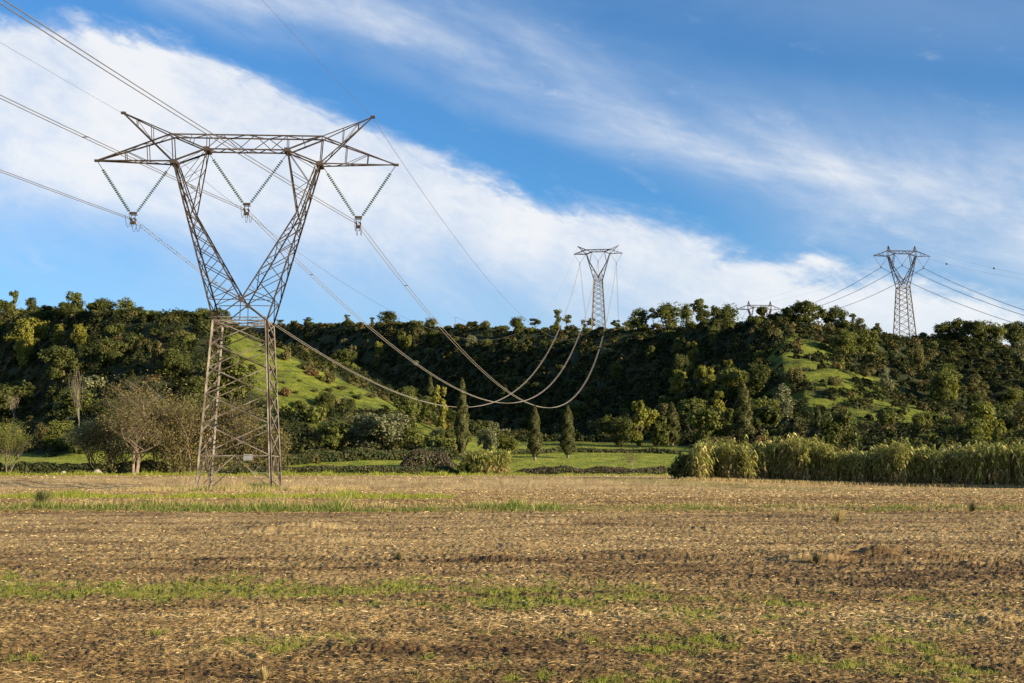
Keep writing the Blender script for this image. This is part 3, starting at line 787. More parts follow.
def tree_at(px, base, top, key, wpx=None, label=None, group=None, var=None, **kw):
    p = at_px(px, base, **kw)
    if p is None: return None
    D = p.y; h = (base - top) * D / FPX
    nat = {'round': 9.6, 'tall': 5.8, 'umbrella': 8.6, 'slim': 2.9, 'cypress': 1.8, 'bare': 6.0, 'sparse': 6.6}[key.split('_')[0]]
    wf = 1.0 if not wpx else min(max((wpx * D / FPX) / (nat * h / 10), .4), 2.4)
    USED.append((p.x, p.y, nat * h / 10 * wf * .35))
    return plant_tree(key, p, h, wf, label, group, var)
tree_at(462, 459, 377, 'cypress', 14, 'tallest cypress, standing alone just left of centre above the reed clump', 'cypresses in the meadow')
tree_at(535, 460, 404, 'cypress', 13, 'short pointed cypress, middle of three in the meadow, thick pale stem', 'cypresses in the meadow')
tree_at(568, 458, 404, 'cypress', 14, 'short blunt cypress, rightmost of three in the meadow', 'cypresses in the meadow')
tree_at(744, 449, 379, 'cypress', 20, 'large dark cypress rising behind the reed bed', 'cypresses on the right spur')
tree_at(672, 446, 401, 'cypress', 18, 'dark cypress with dry pale tip left of the reed bed', 'cypresses on the right spur')
tree_at(819, 446, 404, 'cypress', 10, 'small leaning cypress low on the bright spur, left one of two', 'cypresses on the right spur')
tree_at(838, 446, 412, 'cypress', 8, 'smallest cypress low on the bright spur, right one of two', 'cypresses on the right spur')
tree_at(430, 410, 374, 'cypress', 9, 'slender yellowish cypress-like tree low left of tallest cypress')
# foot-of-hill trees
for a in [(378, 452, 407, 'round_olive', 56, 'big olive-grey tree with silvery top at the foot of the green slope'),
          (362, 450, 414, 'tall_olive', 24, 'olive-grey upright tree, left shoulder of the silvery clump'), (398, 450, 412, 'tall_olive', 26, 'olive-grey upright tree, right shoulder of the silvery clump'),
          (440, 432, 383, 'tall_yellow', 20, 'yellowish poplar-like tree left of the tallest cypress'), (410, 432, 390, 'tall_mid', 20, 'leafy upright tree at lower end of green slope'),
          (638, 446, 398, 'tall_yellow', 26, 'sunlit yellow-green tree, tallest of the clump behind the meadow'), (655, 446, 403, 'tall_yellow', 24, 'sunlit yellow-green tree, middle of the clump behind the meadow'), (620, 446, 415, 'round_dark', 30, 'dark round tree, left side of the clump behind the meadow'),
          (664, 446, 412, 'tall_mid', 18, 'olive green tree, right side of the clump behind the meadow'), (714, 448, 404, 'round_mid', 46, 'large rounded olive-green oak behind left end of reed bed'), (1000, 452, 417, 'tall_yellow', 19, 'yellow-green rounded tree alone in shade near right edge'),
          (941, 404, 369, 'round_mid', 30, 'bright mid green leafy tree below right-hand pylon'), (952, 402, 376, 'tall_yellow', 16, 'bright yellow-green tree right of the leafy tree below the right pylon'),
          (975, 450, 419, 'tall_mid', 22, 'upright green tree just above the reed bed at right'), (508, 455, 434, 'round_mid', 26, 'low round tree between first and middle cypress'), (487, 455, 428, 'tall_olive', 20, 'leafy olive tree just right of the tallest cypress'),
          (60, 446, 414, 'round_mid', 36, 'spreading olive-brown tree at the hill foot left of the big bare tree'), (42, 446, 424, 'tall_brown', 16, 'small brownish tree beside the spreading olive-brown tree'),
          (23, 330 + 40, 325, 'tall_yellow', 16, None), (156, 375, 340, 'tall_brown', 20, None), (57, 352, 322, 'tall_yellow', 20, None), (80, 352, 324, 'tall_yellow', 18, None), (404, 350, 329, 'tall_mid', 12, None), (418, 352, 324, 'tall_brown', 16, None), (434, 346, 328, 'tall_mid', 16, None), (345, 352, 336, 'tall_olive', 12, None), (353, 366, 344, 'tall_brown', 12, None), (379, 356, 338, 'round_yellow', 11, None), (376, 368, 354, 'round_mid', 10, None), (408, 352, 335, 'round_yellow', 9, None), (458, 350, 334, 'tall_mid', 12, None), (470, 349, 334, 'round_olive', 14, None), (488, 350, 338, 'round_mid', 12, None), (416, 372, 358, 'tall_olive', 10, None), (617, 378, 362, 'round_mid', 16, None), (650, 360, 343, 'round_mid', 14, None), (692, 372, 340, 'tall_yellow', 18, None), (702, 396, 360, 'tall_yellow', 18, None), (728, 385, 358, 'tall_yellow', 18, None), (714, 345, 325, 'tall_mid', 12, None), (27, 345, 322, 'tall_mid', 14, None)]:
    tree_at(*a[:5], label=a[5])

# ------------------------------------------------------------------ random woodland on the slopes
def free(x, y, r):
    for a, b, c in USED:
        if (a - x) ** 2 + (b - y) ** 2 < (r + c) ** 2 * .55: return False
    return True
def visible_h(x, y, z, top):
    """can the camera see height `top` above this terrain point, ignoring plants"""
    D = np.linspace(200, y - 6, 60) if y > 212 else np.array([200.])
    t = D / y; hz_ = terrain(x * t, D)
    return np.all(hz_ < CAMZ + (z + top - CAMZ) * t)
def scatter(n, rad, hfun, pick, accept, tries=40000):
    c = 0
    for _ in range(tries):
        if c >= n: break
        px = rng.uniform(-40, 1064); y = 205 + 860 * rng.random() ** 1.15
        x = (px - 512) / FPX * y * 1.02
        z = float(terrain(x, y)); qx, qy = proj(x, y, z)
        if not accept(qx, qy, x, y): continue
        h = hfun(qx, qy, y); r = rad * h / 8
        if not free(x, y, r): continue
        if not visible_h(x, y, z, h * .8): continue
        pick(qx, qy, (x, y, z), h); USED.append((x, y, r)); c += 1
    return c
def isopen(x, y): return bool(openness(np.array([x]), np.array([y]))[0])
def acc_tree(qx, qy, x, y): return (qy > 318 if qx < 250 else qy > 352) and qy < 452 and not isopen(x, y)
def pick_tree(qx, qy, p, h):
    r = random.random()
    if qx < 135 and qy > 350:  # dark leaf colours forced here stand in for shade on the lower left slope
        key = 'round_dark' if r < .6 else 'tall_dark' if r < .9 else 'round_mid'
    elif qx < 260:
        key = 'round_dark' if r < .22 else 'tall_dark' if r < .36 else 'round_mid' if r < .60 else 'round_olive' if r < .70 else 'tall_mid' if r < .8 else 'round_yellow' if r < .86 else 'tall_olive' if r < .93 else 'tall_brown'
    elif qx < 650:  # mostly dark leaves, so the middle slope's shade sits partly in the colour
        key = 'round_dark' if r < .52 else 'tall_dark' if r < .7 else 'round_mid' if r < .84 else 'tall_mid' if r < .92 else 'tall_olive' if r < .97 else 'tall_yellow'
    elif qx < 780:
        key = 'round_dark' if r < .22 else 'tall_dark' if r < .36 else 'round_mid' if r < .50 else 'tall_mid' if r < .68 else 'round_yellow' if r < .74 else 'tall_yellow' if r < .86 else 'tall_brown' if r < .93 else 'slim_mid'
    else:
        key = 'round_dark' if r < .13 else 'tall_dark' if r < .20 else 'round_mid' if r < .42 else 'tall_mid' if r < .56 else 'tall_brown' if r < .80 else 'tall_olive' if r < .92 else 'tall_yellow'
    plant_tree(key, p, h, random.uniform(.9, 1.35), sink=.8)
nt = scatter(172, 2.9, lambda qx, qy, y: rng.uniform(6.5, 13.0) * (0.75 if 280 < qx < 640 else 1.0), pick_tree, acc_tree)
def acc_sh(qx, qy, x, y):
    if qy < 322 or qy > 458: return False
    if isopen(x, y):
        if y < 378 and -12 <= x < 44: return False
        if y < 245 and x < -2: return False
        return random.random() < (.05 if qx < 400 else .9)
    return True
def pick_sh(qx, qy, p, h):
    r = random.random()
    if 280 < qx < 640 and qy < 440 and not isopen(p[0], p[1]): mk = 'dark' if r < .6 else 'mid' if r < .85 else 'olive'  # darker shrub mix paints in shade on the middle slope
    else: mk = 'dark' if r < .25 else 'mid' if r < .52 else 'brown' if r < .78 else 'olive' if r < .92 else 'russet'
    plant_shrub(mk, p, h * random.uniform(1.1, 1.6), h)
for px in list(np.arange(-5, 250, 8.5)) + list(np.arange(280, 1050, 17)):
    px = float(px) + random.uniform(-4, 4); p, py = crest_point(px)
    if 590 < px < 608 or 890 < px < 912: continue
    mk = random.choice(['dark', 'dark', 'mid', 'mid', 'olive', 'brown']); h_ = random.uniform(2.0, 4.6) * (p.y / 620) ** .5
    plant_shrub(mk, (p.x, p.y - 1.0, p.z), h_ * random.uniform(1.3, 2.0), h_)
ns = scatter(205, 3.0, lambda qx, qy, y: rng.uniform(1.6, 5.2), pick_sh, acc_sh)
# shrubs the photograph shows along the green slope's upper edge
for px, py, mk, w_, h_ in [(285, 361, 'brown', 3.2, 3.4), (293, 352, 'brown', 3.4, 4.2), (307, 371, 'brown', 4.2, 2.8), (312, 376, 'russet', 3.6, 2.2), (330, 384, 'brown', 3.4, 4.4), (321, 381, 'mid', 3, 1.8), (329, 392, 'dark', 2.4, 1.5), (342, 390, 'brown', 2.6, 1.6),
                           (357, 399, 'dark', 2.8, 1.6), (371, 398, 'brown', 3.0, 1.7), (385, 401, 'brown', 2.6, 1.7), (285, 397, 'russet', 2.6, 2.8), (330, 405, 'brown', 4.5, 3.4), (348, 406, 'dark', 3.6, 2.2), (300, 409, 'mid', 3.2, 2.4), (262, 352, 'olive', 1.6, 1.0), (272, 372, 'brown', 1.8, 1.1), (300, 382, 'mid', 1.5, .9), (315, 392, 'brown', 1.6, 1.0), (262, 366, 'mid', 1.4, .9), (284, 384, 'olive', 1.7, 1.0), (352, 394, 'mid', 1.5, 1.0), (296, 394, 'brown', 1.8, 1.1), (345, 401, 'olive', 1.7, 1.1), (318, 414, 'mid', 3.4, 2.4)]:
    p = raycast(px, py)
    if p: plant_shrub(mk, p, w_, h_)
settle_labels()
# make sure no label repeats across kinds
seen = {}
for t in TREES:
    l = t[0]['label']
    if l in seen: print('DUP', l)
    seen[l] = 1
print('TREES', nt, 'SHRUBS', ns)

# ------------------------------------------------------------------ low undergrowth over the slopes (uncountable)
def dome_scrub(name, label, mat, per=150, leaf=.6):
    """low rounded bushes grown into one another, far too many to tell apart"""
    gx, gy = np.meshgrid(np.arange(-400, 330, 4.5), np.arange(240, 1250, 4.5))
    cx = gx.ravel() + rng.uniform(-2.2, 2.2, gx.size); cy = gy.ravel() + rng.uniform(-2.2, 2.2, gx.size)
    px, py = proj(cx, cy, terrain(cx, cy)); k = (px > -110) & (px < 1135) & d_scrub(cx, cy, None)
    D = cy
    vis = np.zeros(len(cx), bool)
    tt = np.linspace(.35, .985, 45)
    cz = terrain(cx, cy)
    hz_ = terrain(cx[:, None] * tt, cy[:, None] * tt); lim = CAMZ + (cz + 7 - CAMZ)[:, None] * tt
    vis = np.all(hz_ < lim, axis=1)
    k &= vis & (rng.random(len(cx)) < np.clip(1.5 - cy / 900, .45, 1)); cx, cy, cz = cx[k], cy[k], cz[k]
    nd = len(cx); print('DOMES', nd)
    big = rng.random(nd); r = 1.4 + 1.9 * big ** 1.6; hh = r * rng.uniform(.6, 1.5, nd)
    dd_ = (cx - 120) * 0.9 + (cy - 480) * 0.436; hh = np.where((cx > -60) & (dd_ > -14) & (px[k][:] < 740), hh * .38, hh)
    tone = rng.random(nd)
    n = nd * per; j = np.repeat(np.arange(nd), per)
    d = rng.normal(size=(n, 3)); d[:, 2] = np.abs(d[:, 2]) * .9 + .0
    spr = rng.normal(size=(nd, 9, 3)); spr[:, :, 2] = np.abs(spr[:, :, 2]); spr /= np.linalg.norm(spr, axis=2, keepdims=True)
    d /= np.linalg.norm(d, axis=1, keepdims=True)
    ki = rng.integers(0, 9, n); d = d * .6 + spr[j, ki]; d /= np.linalg.norm(d, axis=1, keepdims=True)
    bump = (.75 + .4 * rng.random((nd, 9)))[j, ki] * rng.uniform(.75, 1.06, n)
    P = np.stack([cx[j] + d[:, 0] * r[j] * bump, cy[j] + d[:, 1] * r[j] * bump, 0 * bump], 1)
    P[:, 2] = terrain(P[:, 0], P[:, 1]) + d[:, 2] * hh[j] * bump
    Nn = d * .9 + rng.normal(size=(n, 3)) * .42 + np.array([0, 0, .12])
    sc = np.clip(cy[j] / 420, .7, 1.6)
    V, Fq = quads(P, Nn, leaf * sc * rng.uniform(.6, 1.3, n))
    rn = np.clip(tone[j] * .85 + rng.random(n) * .15, 0, 1)
    o = link(name, np_mesh(name, V, Fq, mat, rnd=rn)); tag(o, label, 'undergrowth', kind='stuff'); return o
def d_scrub(X, Y, Z):
    o = openness(X, Y)
    px, py = proj(X, Y, terrain(X, Y)); sp = (in_poly(px, py, OPEN_R) | in_poly(px, py, OPEN_RL)) & (Y < 520)
    o = o & ~(sp & (fbm(X / 4, Y / 4, 233, 2) > .54))
    return (~o) & (Y > 250 - 0 * X)
dome_scrub('undergrowth', 'dense dark scrub covering the wooded slopes', M['thicket'])

# grass on the open slopes and meadow
def grass_mesh(X, Y, Z, h, wd, mat, name, label, cat='grass', lean=.45, rnd=None):
    n = len(X); an = rng.uniform(0, 2 * math.pi, n); le = rng.normal(size=(n, 2)) * lean
    P = np.stack([X, Y, Z], 1); side = np.stack([np.cos(an), np.sin(an) * .5, 0 * an], 1) * (wd / 2).reshape(-1, 1)
    tip = P + np.stack([le[:, 0] * h, le[:, 1] * h, h], 1); mid = P + np.stack([le[:, 0] * h * .3, le[:, 1] * h * .3, h * .55], 1)
    V = np.stack([P - side, P + side, mid + side * .8, tip, mid - side * .8], 1)
    # quad + quad-ish tip as one quad each
    V = np.stack([P - side, P + side, tip + side * .15, tip - side * .15], 1)
    o = link(name, np_mesh(name, V.reshape(-1, 3), np.arange(n * 4).reshape(-1, 4), mat, rnd=rng.random(n) if rnd is None else rnd))
    tag(o, label, cat, kind='stuff'); return o
n = 60000
px = rng.uniform(-60, 1084, n); Y = rng.uniform(206, 470, n); X = (px - 512) / FPX * Y * 1.02
m = openness(X, Y); X, Y = X[m], Y[m]; Z = terrain(X, Y); keep = fbm(X / 3, Y / 3, 231, 3) > .42; X, Y, Z = X[keep], Y[keep], Z[keep]
grass_mesh(X, Y, Z - .03, rng.uniform(.12, .38, len(X)), rng.uniform(.08, .2, len(X)), M['meadow'], 'meadow_grass', 'bright green grass on the slopes and the far meadow')

# ------------------------------------------------------------------ hedges between field and meadow
def hedge(name, pts, h, wdt, n, mat, label, leaf=.2, hv=.4):
    """a run of shrubs grown together; pts = ground points of its centre line"""
    P = np.array([[p[0], p[1]] for p in pts]); seg = np.linalg.norm(np.diff(P, axis=0), axis=1); cum = np.concatenate([[0], np.cumsum(seg)])
    s = rng.uniform(0, cum[-1], n); x = np.interp(s, cum, P[:, 0]); y = np.interp(s, cum, P[:, 1])
    hh = h * (1 - hv + hv * 2 * fbm(s / 3.0, s * 0 + h, int(h * 100), 3)) * np.clip(np.minimum(s, cum[-1] - s) / 2.5 + .25, 0, 1)
    t = rng.random(n); zz = hh * t ** .7
    ww = wdt * np.sqrt(np.clip(1 - (zz / hh) ** 2.2, .05, 1)) * (.75 + .5 * fbm(s / 2.0, zz, 7, 2))
    an = rng.uniform(0, 2 * math.pi, n); rr = np.where(rng.random(n) < .75, rng.uniform(.8, 1.05, n), rng.random(n))
    x = x + np.cos(an) * ww * rr * .6; y = y + np.sin(an) * ww * rr
    z = np.where(y > 204, terrain(x, y), field_z(x, y, False)) + zz
    Pp = np.stack([x, y, z], 1); Nn = rng.normal(size=(n, 3)) * .6 + np.stack([np.cos(an) * .3, np.sin(an) * .8, .5 + 0 * an], 1)
    V, Fq = quads(Pp, Nn, leaf * rng.uniform(.6, 1.4, n))
    o = link(name, np_mesh(name, V, Fq, mat, rnd=np.clip(fbm(x / 2.5, z / 1.5 + y, 17, 3) * 1.4 - .2 + rng.normal(size=n) * .15, 0, 1)))
    tag(o, label, 'hedge'); return o
def gp(x, D): return ((x - 512) / FPX * D, D)
hedge('hedge', [gp(10, 206), gp(60, 207), gp(100, 207), gp(160, 208), gp(212, 208)], 1.9, 1.5, 9000, M['hedge'], 'dark low hedge along the field edge behind the big bare tree', .24)
hedge('hedge', [gp(225, 207), gp(300, 206), gp(380, 206), gp(458, 207)], 1.35, 1.3, 14000, M['hedge'], 'low green hedge along the field edge right of the big pylon', .22, .3)
hedge('hedge', [gp(512, 208), gp(560, 207), gp(620, 207), gp(672, 208)], 1.15, 1.0, 7000, M['bramble'], 'purplish bramble hedge between the reed clump and the reed bed', .2, .5)
hedge('hedge', [gp(270, 232), gp(330, 240), gp(400, 244), gp(460, 246)], 2.1, 2.2, 9000, M['scrub'], 'dark scrubby hedge at the foot of the green slope', .34)
hedge('hedge', [gp(500, 262), gp(560, 270), gp(620, 268), gp(680, 262)], 1.0, 1.3, 4200, M['hedge'], 'dark thin hedge behind the short cypresses across the meadow', .3)
hedge('hedge', [gp(405, 226), gp(430, 226), gp(452, 226)], 3.2, 2.0, 4500, M['bramble'], 'brownish thicket just left of the tallest cypress foot', .28)
hedge('hedge', [gp(-60, 207), gp(-30, 207), gp(8, 207)], 2.4, 1.8, 4500, M['hedge'], 'dark hedge at left edge beside the thin trees', .26)

# ------------------------------------------------------------------ sparse trees along the far field edge
def big_tree(px, D, h, seed, label, leafmat, nleaf, wood='bark_pale', spread=.55, r=.3, n0=1, first=.2, lf=.16, name='bare_tree', twig=True, droop=0.0, lev=5, wf=1.0, low=0.0):
    x, y = gp(px, D); z = float(terrain(x, y)) if y > 204 else float(field_z(np.array(x), np.array(y), False))
    o = empty(name, (x, y, z), seed * 1.7)
    wm, tips = branching(h, r, seed, lev, spread, up=.3, n0=n0, first=first, droop=droop)
    zz = [t[0].z for t in tips]; k = h / max(zz)
    if low:      # foliage also clothes the lower stems
        g_ = random.Random(seed + 5); tips = tips + [(Vector((t[0].x * .9, t[0].y * .9, g_.uniform(.08, .75) * t[0].z)), t[1]) for t in g_.sample(tips, int(len(tips) * low * 1.5) if low * 1.5 < 1 else len(tips))]
    tr = wm.build('trunk', M[wood], o, True); tr.scale = (k * wf, k * wf, k)
    if nleaf:
        cr = link('crown', tip_leaves('crown', tips, int(nleaf * 1.5), .42, lf * .74, M[leafmat]), o); cr.scale = (k * wf, k * wf, k)
    tag(o, label, 'tree', 'bare and thin trees at the far field edge'); return o
big_tree(136, 203, 16.5, 23, 'big spreading bare tree with pale branches left of the big pylon', 'brown', 4600, spread=.6, r=.15, first=.15, wf=1.5, wood='bark_mid', n0=3)
big_tree(112, 207, 9.5, 14, 'thin brownish tree overlapping left side of the big bare tree', 'brown', 3400, wood='bark_mid', n0=5, r=.085, spread=.36, lev=4, first=.10, low=.3)
big_tree(96, 209, 9.5, 5, 'low leafy olive tree at foot left of the big bare tree', 'olive', 7500, wood='bark', n0=3, r=.12, lev=4)
big_tree(160, 207, 14.0, 6, 'brownish upright tree right behind the big bare tree', 'brown', 3600, wood='bark_mid', n0=5, r=.085, spread=.36, lev=4, first=.10, low=.3)
big_tree(176, 205, 10.5, 7, 'slim straight-stemmed autumn tree between bare tree and pylon', 'brown', 3200, wood='bark_mid', n0=5, r=.085, spread=.36, lev=4, first=.10, low=.3)
big_tree(190, 206, 12.8, 8, 'feathery brown tree just left of the big pylon', 'brown', 4200, wood='bark_mid', n0=5, r=.085, spread=.36, lev=4, first=.10, low=.3)
big_tree(204, 207, 9.5, 9, 'feathery brown tree partly behind left leg of the big pylon', 'brown', 3600, wood='bark_mid', n0=5, r=.085, spread=.36, lev=4, first=.10, low=.3)
big_tree(222, 208, 12.5, 10, 'feathery brown tree inside left half of the big pylon legs', 'brown', 4200, wood='bark_mid', n0=5, r=.085, spread=.36, lev=4, first=.10, low=.3)
big_tree(240, 209, 14.0, 11, 'feathery brown tree behind the middle of the big pylon legs', 'brown', 4200, wood='bark_mid', n0=5, r=.085, spread=.36, lev=4, first=.10, low=.3)
big_tree(258, 209, 8.0, 12, 'feathery brown tree behind right leg of the big pylon', 'brown', 3800, wood='bark_mid', n0=5, r=.085, spread=.36, lev=4, first=.10, low=.3)
big_tree(276, 210, 7.0, 13, 'brown bushy tree just right of the big pylon', 'brown', 3600, wood='bark_mid', n0=5, r=.085, spread=.36, lev=4, first=.10, low=.3)
big_tree(124, 206, 8.0, 15, 'olive bushy tree at the foot of the big bare tree', 'olive', 6500, wood='bark', n0=3, r=.10, lev=4)
big_tree(11, 204, 9.6, 16, 'thin tree with upswept branches near left edge of the field', 'mid', 3800, wood='bark', n0=3, r=.14, spread=.45, lev=4)
big_tree(-8, 206, 8.0, 17, 'thin brownish tree cut off by left edge', 'brown', 3600, n0=2, r=.13, lev=4)
big_tree(80, 262, 16.5, 18, 'dead pale tree standing before the dark slope, left of big bare tree', 'brown', 300, r=.22, spread=.3, first=.3, lev=4, wf=.62)
big_tree(15, 300, 9.0, 19, 'small dead pale tree on the dark slope near left edge', 'brown', 200, r=.2, spread=.42, first=.25, lev=4, wf=.8)
big_tree(632, 214, 3.4, 20, 'small dry sapling in the meadow left of the reed bed', 'brown', 500, r=.05, spread=.45, lev=3, lf=.1)

# ------------------------------------------------------------------ giant reeds
def reeds(P0, h, mat_mix, name, leaves=9, leafw=.05, lean=.10, leafl=.75, fan=0.0):
    """stems with long drooping leaves; returns mesh with two materials"""
    n = len(P0); an = rng.uniform(0, 2 * math.pi, n)
    ld = np.stack([np.cos(an), np.sin(an)], 1) * (np.abs(rng.normal(size=n)) * lean).reshape(-1, 1)
    if fan: 
        c = P0[:, :2] - P0[:, :2].mean(0); ld = ld + c / (np.abs(c).max() + 1e-6) * fan
    def pt(t, k=None):
        hh = h if k is None else h[k]; l = ld if k is None else ld[k]; p = P0 if k is None else P0[k]
        b = (t ** 1.8)
        return np.stack([p[:, 0] + l[:, 0] * hh * b, p[:, 1] + l[:, 1] * hh * b, p[:, 2] + hh * (t - .12 * (l ** 2).sum(1) * b)], 1)
    V = []; Fc = []; mi = []; rn = []
    wst = .028
    for a_, b_ in ((0, .5), (.5, 1.0)):
        pa, pb = pt(np.full(n, a_)), pt(np.full(n, b_)); wa = wst * (1 - a_ * .6)
        for ax in ((1, 0, 0), (0, 1, 0)):
            s_ = np.array(ax) * wa
            V.append(np.stack([pa - s_, pa + s_, pb + s_ * .7, pb - s_ * .7], 1)); mi.append(np.ones(n)); rn.append(rng.random(n))
    for i in range(leaves):
        t = rng.uniform(.03, 1.0, n) ** .8; p = pt(t); a = rng.uniform(0, 2 * math.pi, n)
        L = leafl * rng.uniform(.6, 1.25, n); d = np.stack([np.cos(a), np.sin(a)], 1)
        w2 = np.stack([-np.sin(a), np.cos(a), 0 * a], 1) * leafw * rng.uniform(.8, 1.3, n).reshape(-1, 1)
        q = p + np.concatenate([d * (L * .5)[:, None], (L * rng.uniform(.3, .62, n))[:, None]], 1)
        e = p + np.concatenate([d * L[:, None], (L * rng.uniform(-.35, .35, n))[:, None]], 1)
        V.append(np.stack([p - w2 * .6, p + w2 * .6, q + w2, q - w2], 1)); V.append(np.stack([q - w2, q + w2, e + w2 * .08, e - w2 * .08], 1))
        dry = (t < .42) & (rng.random(n) < .55)
        r_ = rng.random(n); rn += [r_, r_]; mi += [dry.astype(float), dry.astype(float)]
    V = np.concatenate(V); k = len(V)
    return np_mesh(name, V.reshape(-1, 3), np.arange(k * 4).reshape(-1, 4), rnd=np.concatenate(rn), mats=mat_mix, midx=np.concatenate(mi).astype(int))
def cane_line(t): # centre line front edge of the reed bed, t 0..1 from far-left to near-right
    D = np.interp(t, [0, .25, .55, .8, 1.0, 1.3], [143, 140, 135, 130, 125, 117]); px = np.interp(t, [0, .25, .55, .8, 1.0, 1.3], [680, 768, 878, 970, 1058, 1195])
    return (px - 512) / FPX * D, D
n = 5200
t = rng.random(n) * 1.3; X0, Y0 = cane_line(t); dep = rng.uniform(0, 5.5, n) ** 1.0
Y0 = Y0 + dep + (fbm(t * 20, t * 0, 251, 3) - .5) * 5.0
Z0 = np.where(Y0 > 204, terrain(X0, Y0), field_z(X0, Y0, False)) - .05
h0 = (3.95 - .75 * t + (fbm(t * 15, t * 0 + 2, 261, 3) - .5) * 2.4 + rng.normal(size=n) * .55) * np.clip(.5 + t * 5, 0, 1)
gap = fbm(X0 / 1.1, Y0 / 1.1, 271, 2) > .34
X0, Y0, Z0, h0 = X0[gap], Y0[gap], Z0[gap], h0[gap]
o = link('reed_bed', reeds(np.stack([X0, Y0, Z0], 1), h0, [M['cane'], M['cane_dry']], 'reed_bed', 9, .075, .10, .85))
tag(o, 'tall dense bed of giant reeds along the far right of the field', 'reeds', kind='stuff')
# the extension past the right edge of the frame
cx, cy = gp(487, 205); n = 420; a = rng.uniform(0, 6.28, n); rr = np.sqrt(rng.random(n))
X0 = cx + np.cos(a) * rr * 3.6; Y0 = cy + np.sin(a) * rr * 1.8; Z0 = terrain(X0, np.maximum(Y0, 204)) - .1
o = link('reed_clump', reeds(np.stack([X0, Y0, Z0], 1), rng.uniform(2.4, 4.2, n), [M['cane'], M['cane_dry']], 'reed_clump', 9, .07, .18, 1.0, fan=.32))
tag(o, 'rounded fan-shaped reed clump in front of the tallest cypress', 'reeds')
# dark bush at the left end of the bed
def lobed_bush(px, D, w_, h_, mat, n, leaf, label, name='bush'):
    x, y = gp(px, D); z = float(gbase(x, y))
    g = np.random.default_rng(int(px)); lb = []
    for i in range(9): lb.append((g.uniform(-.5, .5) * w_ * .8, g.uniform(-.3, .3) * w_ * .4, h_ * g.uniform(.25, .62), w_ * .2, w_ * .18, h_ * .32))
    me = crown_mesh('foliage', lb, n, leaf, M[mat]); o = empty(name, (x, y, z)); link('foliage', me, o)
    mt = MB()
    for i in range(5): mt.tube([(g.uniform(-.2, .2), 0, -.1), (g.uniform(-.6, .6) * w_ * .3, .1, h_ * .5)], [.06, .02], 5)
    mt.build('stem', M['bark'], o); tag(o, label, 'bush'); return o
lobed_bush(697, 144, 5.6, 3.4, 'dark', 5000, .22, 'dark rounded bush at left end of the reed bed')
lobed_bush(679, 146, 3.0, 2.2, 'mid', 2500, .18, 'smaller green bush left of the dark bush by the reed bed')
lobed_bush(466, 203, 3.2, 2.6, 'dark', 2200, .18, 'low dark bush touching left side of the reed clump')

# pale rocks by the far hedge
for i, (px, w_, lab) in enumerate([(100, 1.5, 'pale boulder under the big bare tree'), (66, 1.1, 'pale stone lying on the far bank near left edge'), (82, .8, 'small pale stone right of the other bank stone')]):
    x, y = gp(px, 204.2); m = MB(); g = random.Random(i); ring = 8; pts = []
    V = []; Fs = []
    for j, zz in enumerate((-.2, .25, .6, .85)):
        rr = (1, .95, .7, .3)[j]
        for k in range(ring): V.append((math.cos(k * .785) * rr * g.uniform(.8, 1.1), math.sin(k * .785) * rr * .6 * g.uniform(.8, 1.1), zz * g.uniform(.85, 1.1)))
    for j in range(3):
        for k in range(ring): Fs.append((j * 8 + k, j * 8 + (k + 1) % 8, j * 8 + 8 + (k + 1) % 8, j * 8 + 8 + k))
    Fs.append(tuple(range(24, 32)))
    m._add(V, Fs); o = m.build('boulder', M['rock']); o.location = (x, y, 1.15); o.scale = (w_ / 2 * 1.3, w_ / 2, w_ * .75); tag(o, lab, 'rock')

# ------------------------------------------------------------------ pylons
def lattice(m, A0, A1, B0, B1, n, w, kind='X', ref=(0, 1, 0), horiz=False, ratio=1.0):
    """bracing between chord A (A0->A1) and chord B (B0->B1) in n panels"""
    A0, A1, B0, B1 = map(Vector, (A0, A1, B0, B1))
    ts = [0.0]; s = 1.0
    for i in range(n): ts.append(ts[-1] + s); s *= ratio
    ts = [q / ts[-1] for q in ts]
    for i in range(n):
        a0, a1, b0, b1 = A0.lerp(A1, ts[i]), A0.lerp(A1, ts[i + 1]), B0.lerp(B1, ts[i]), B0.lerp(B1, ts[i + 1])
        if kind == 'X': m.angle(a0, b1, w, ref); m.angle(b0 + Vector(ref) * .05, a1 + Vector(ref) * .05, w, ref)
        elif kind == 'Z': (m.angle(a0, b1, w, ref) if i % 2 == 0 else m.angle(b0, a1, w, ref))
        if horiz: m.angle(a1, b1, w * .8, ref)
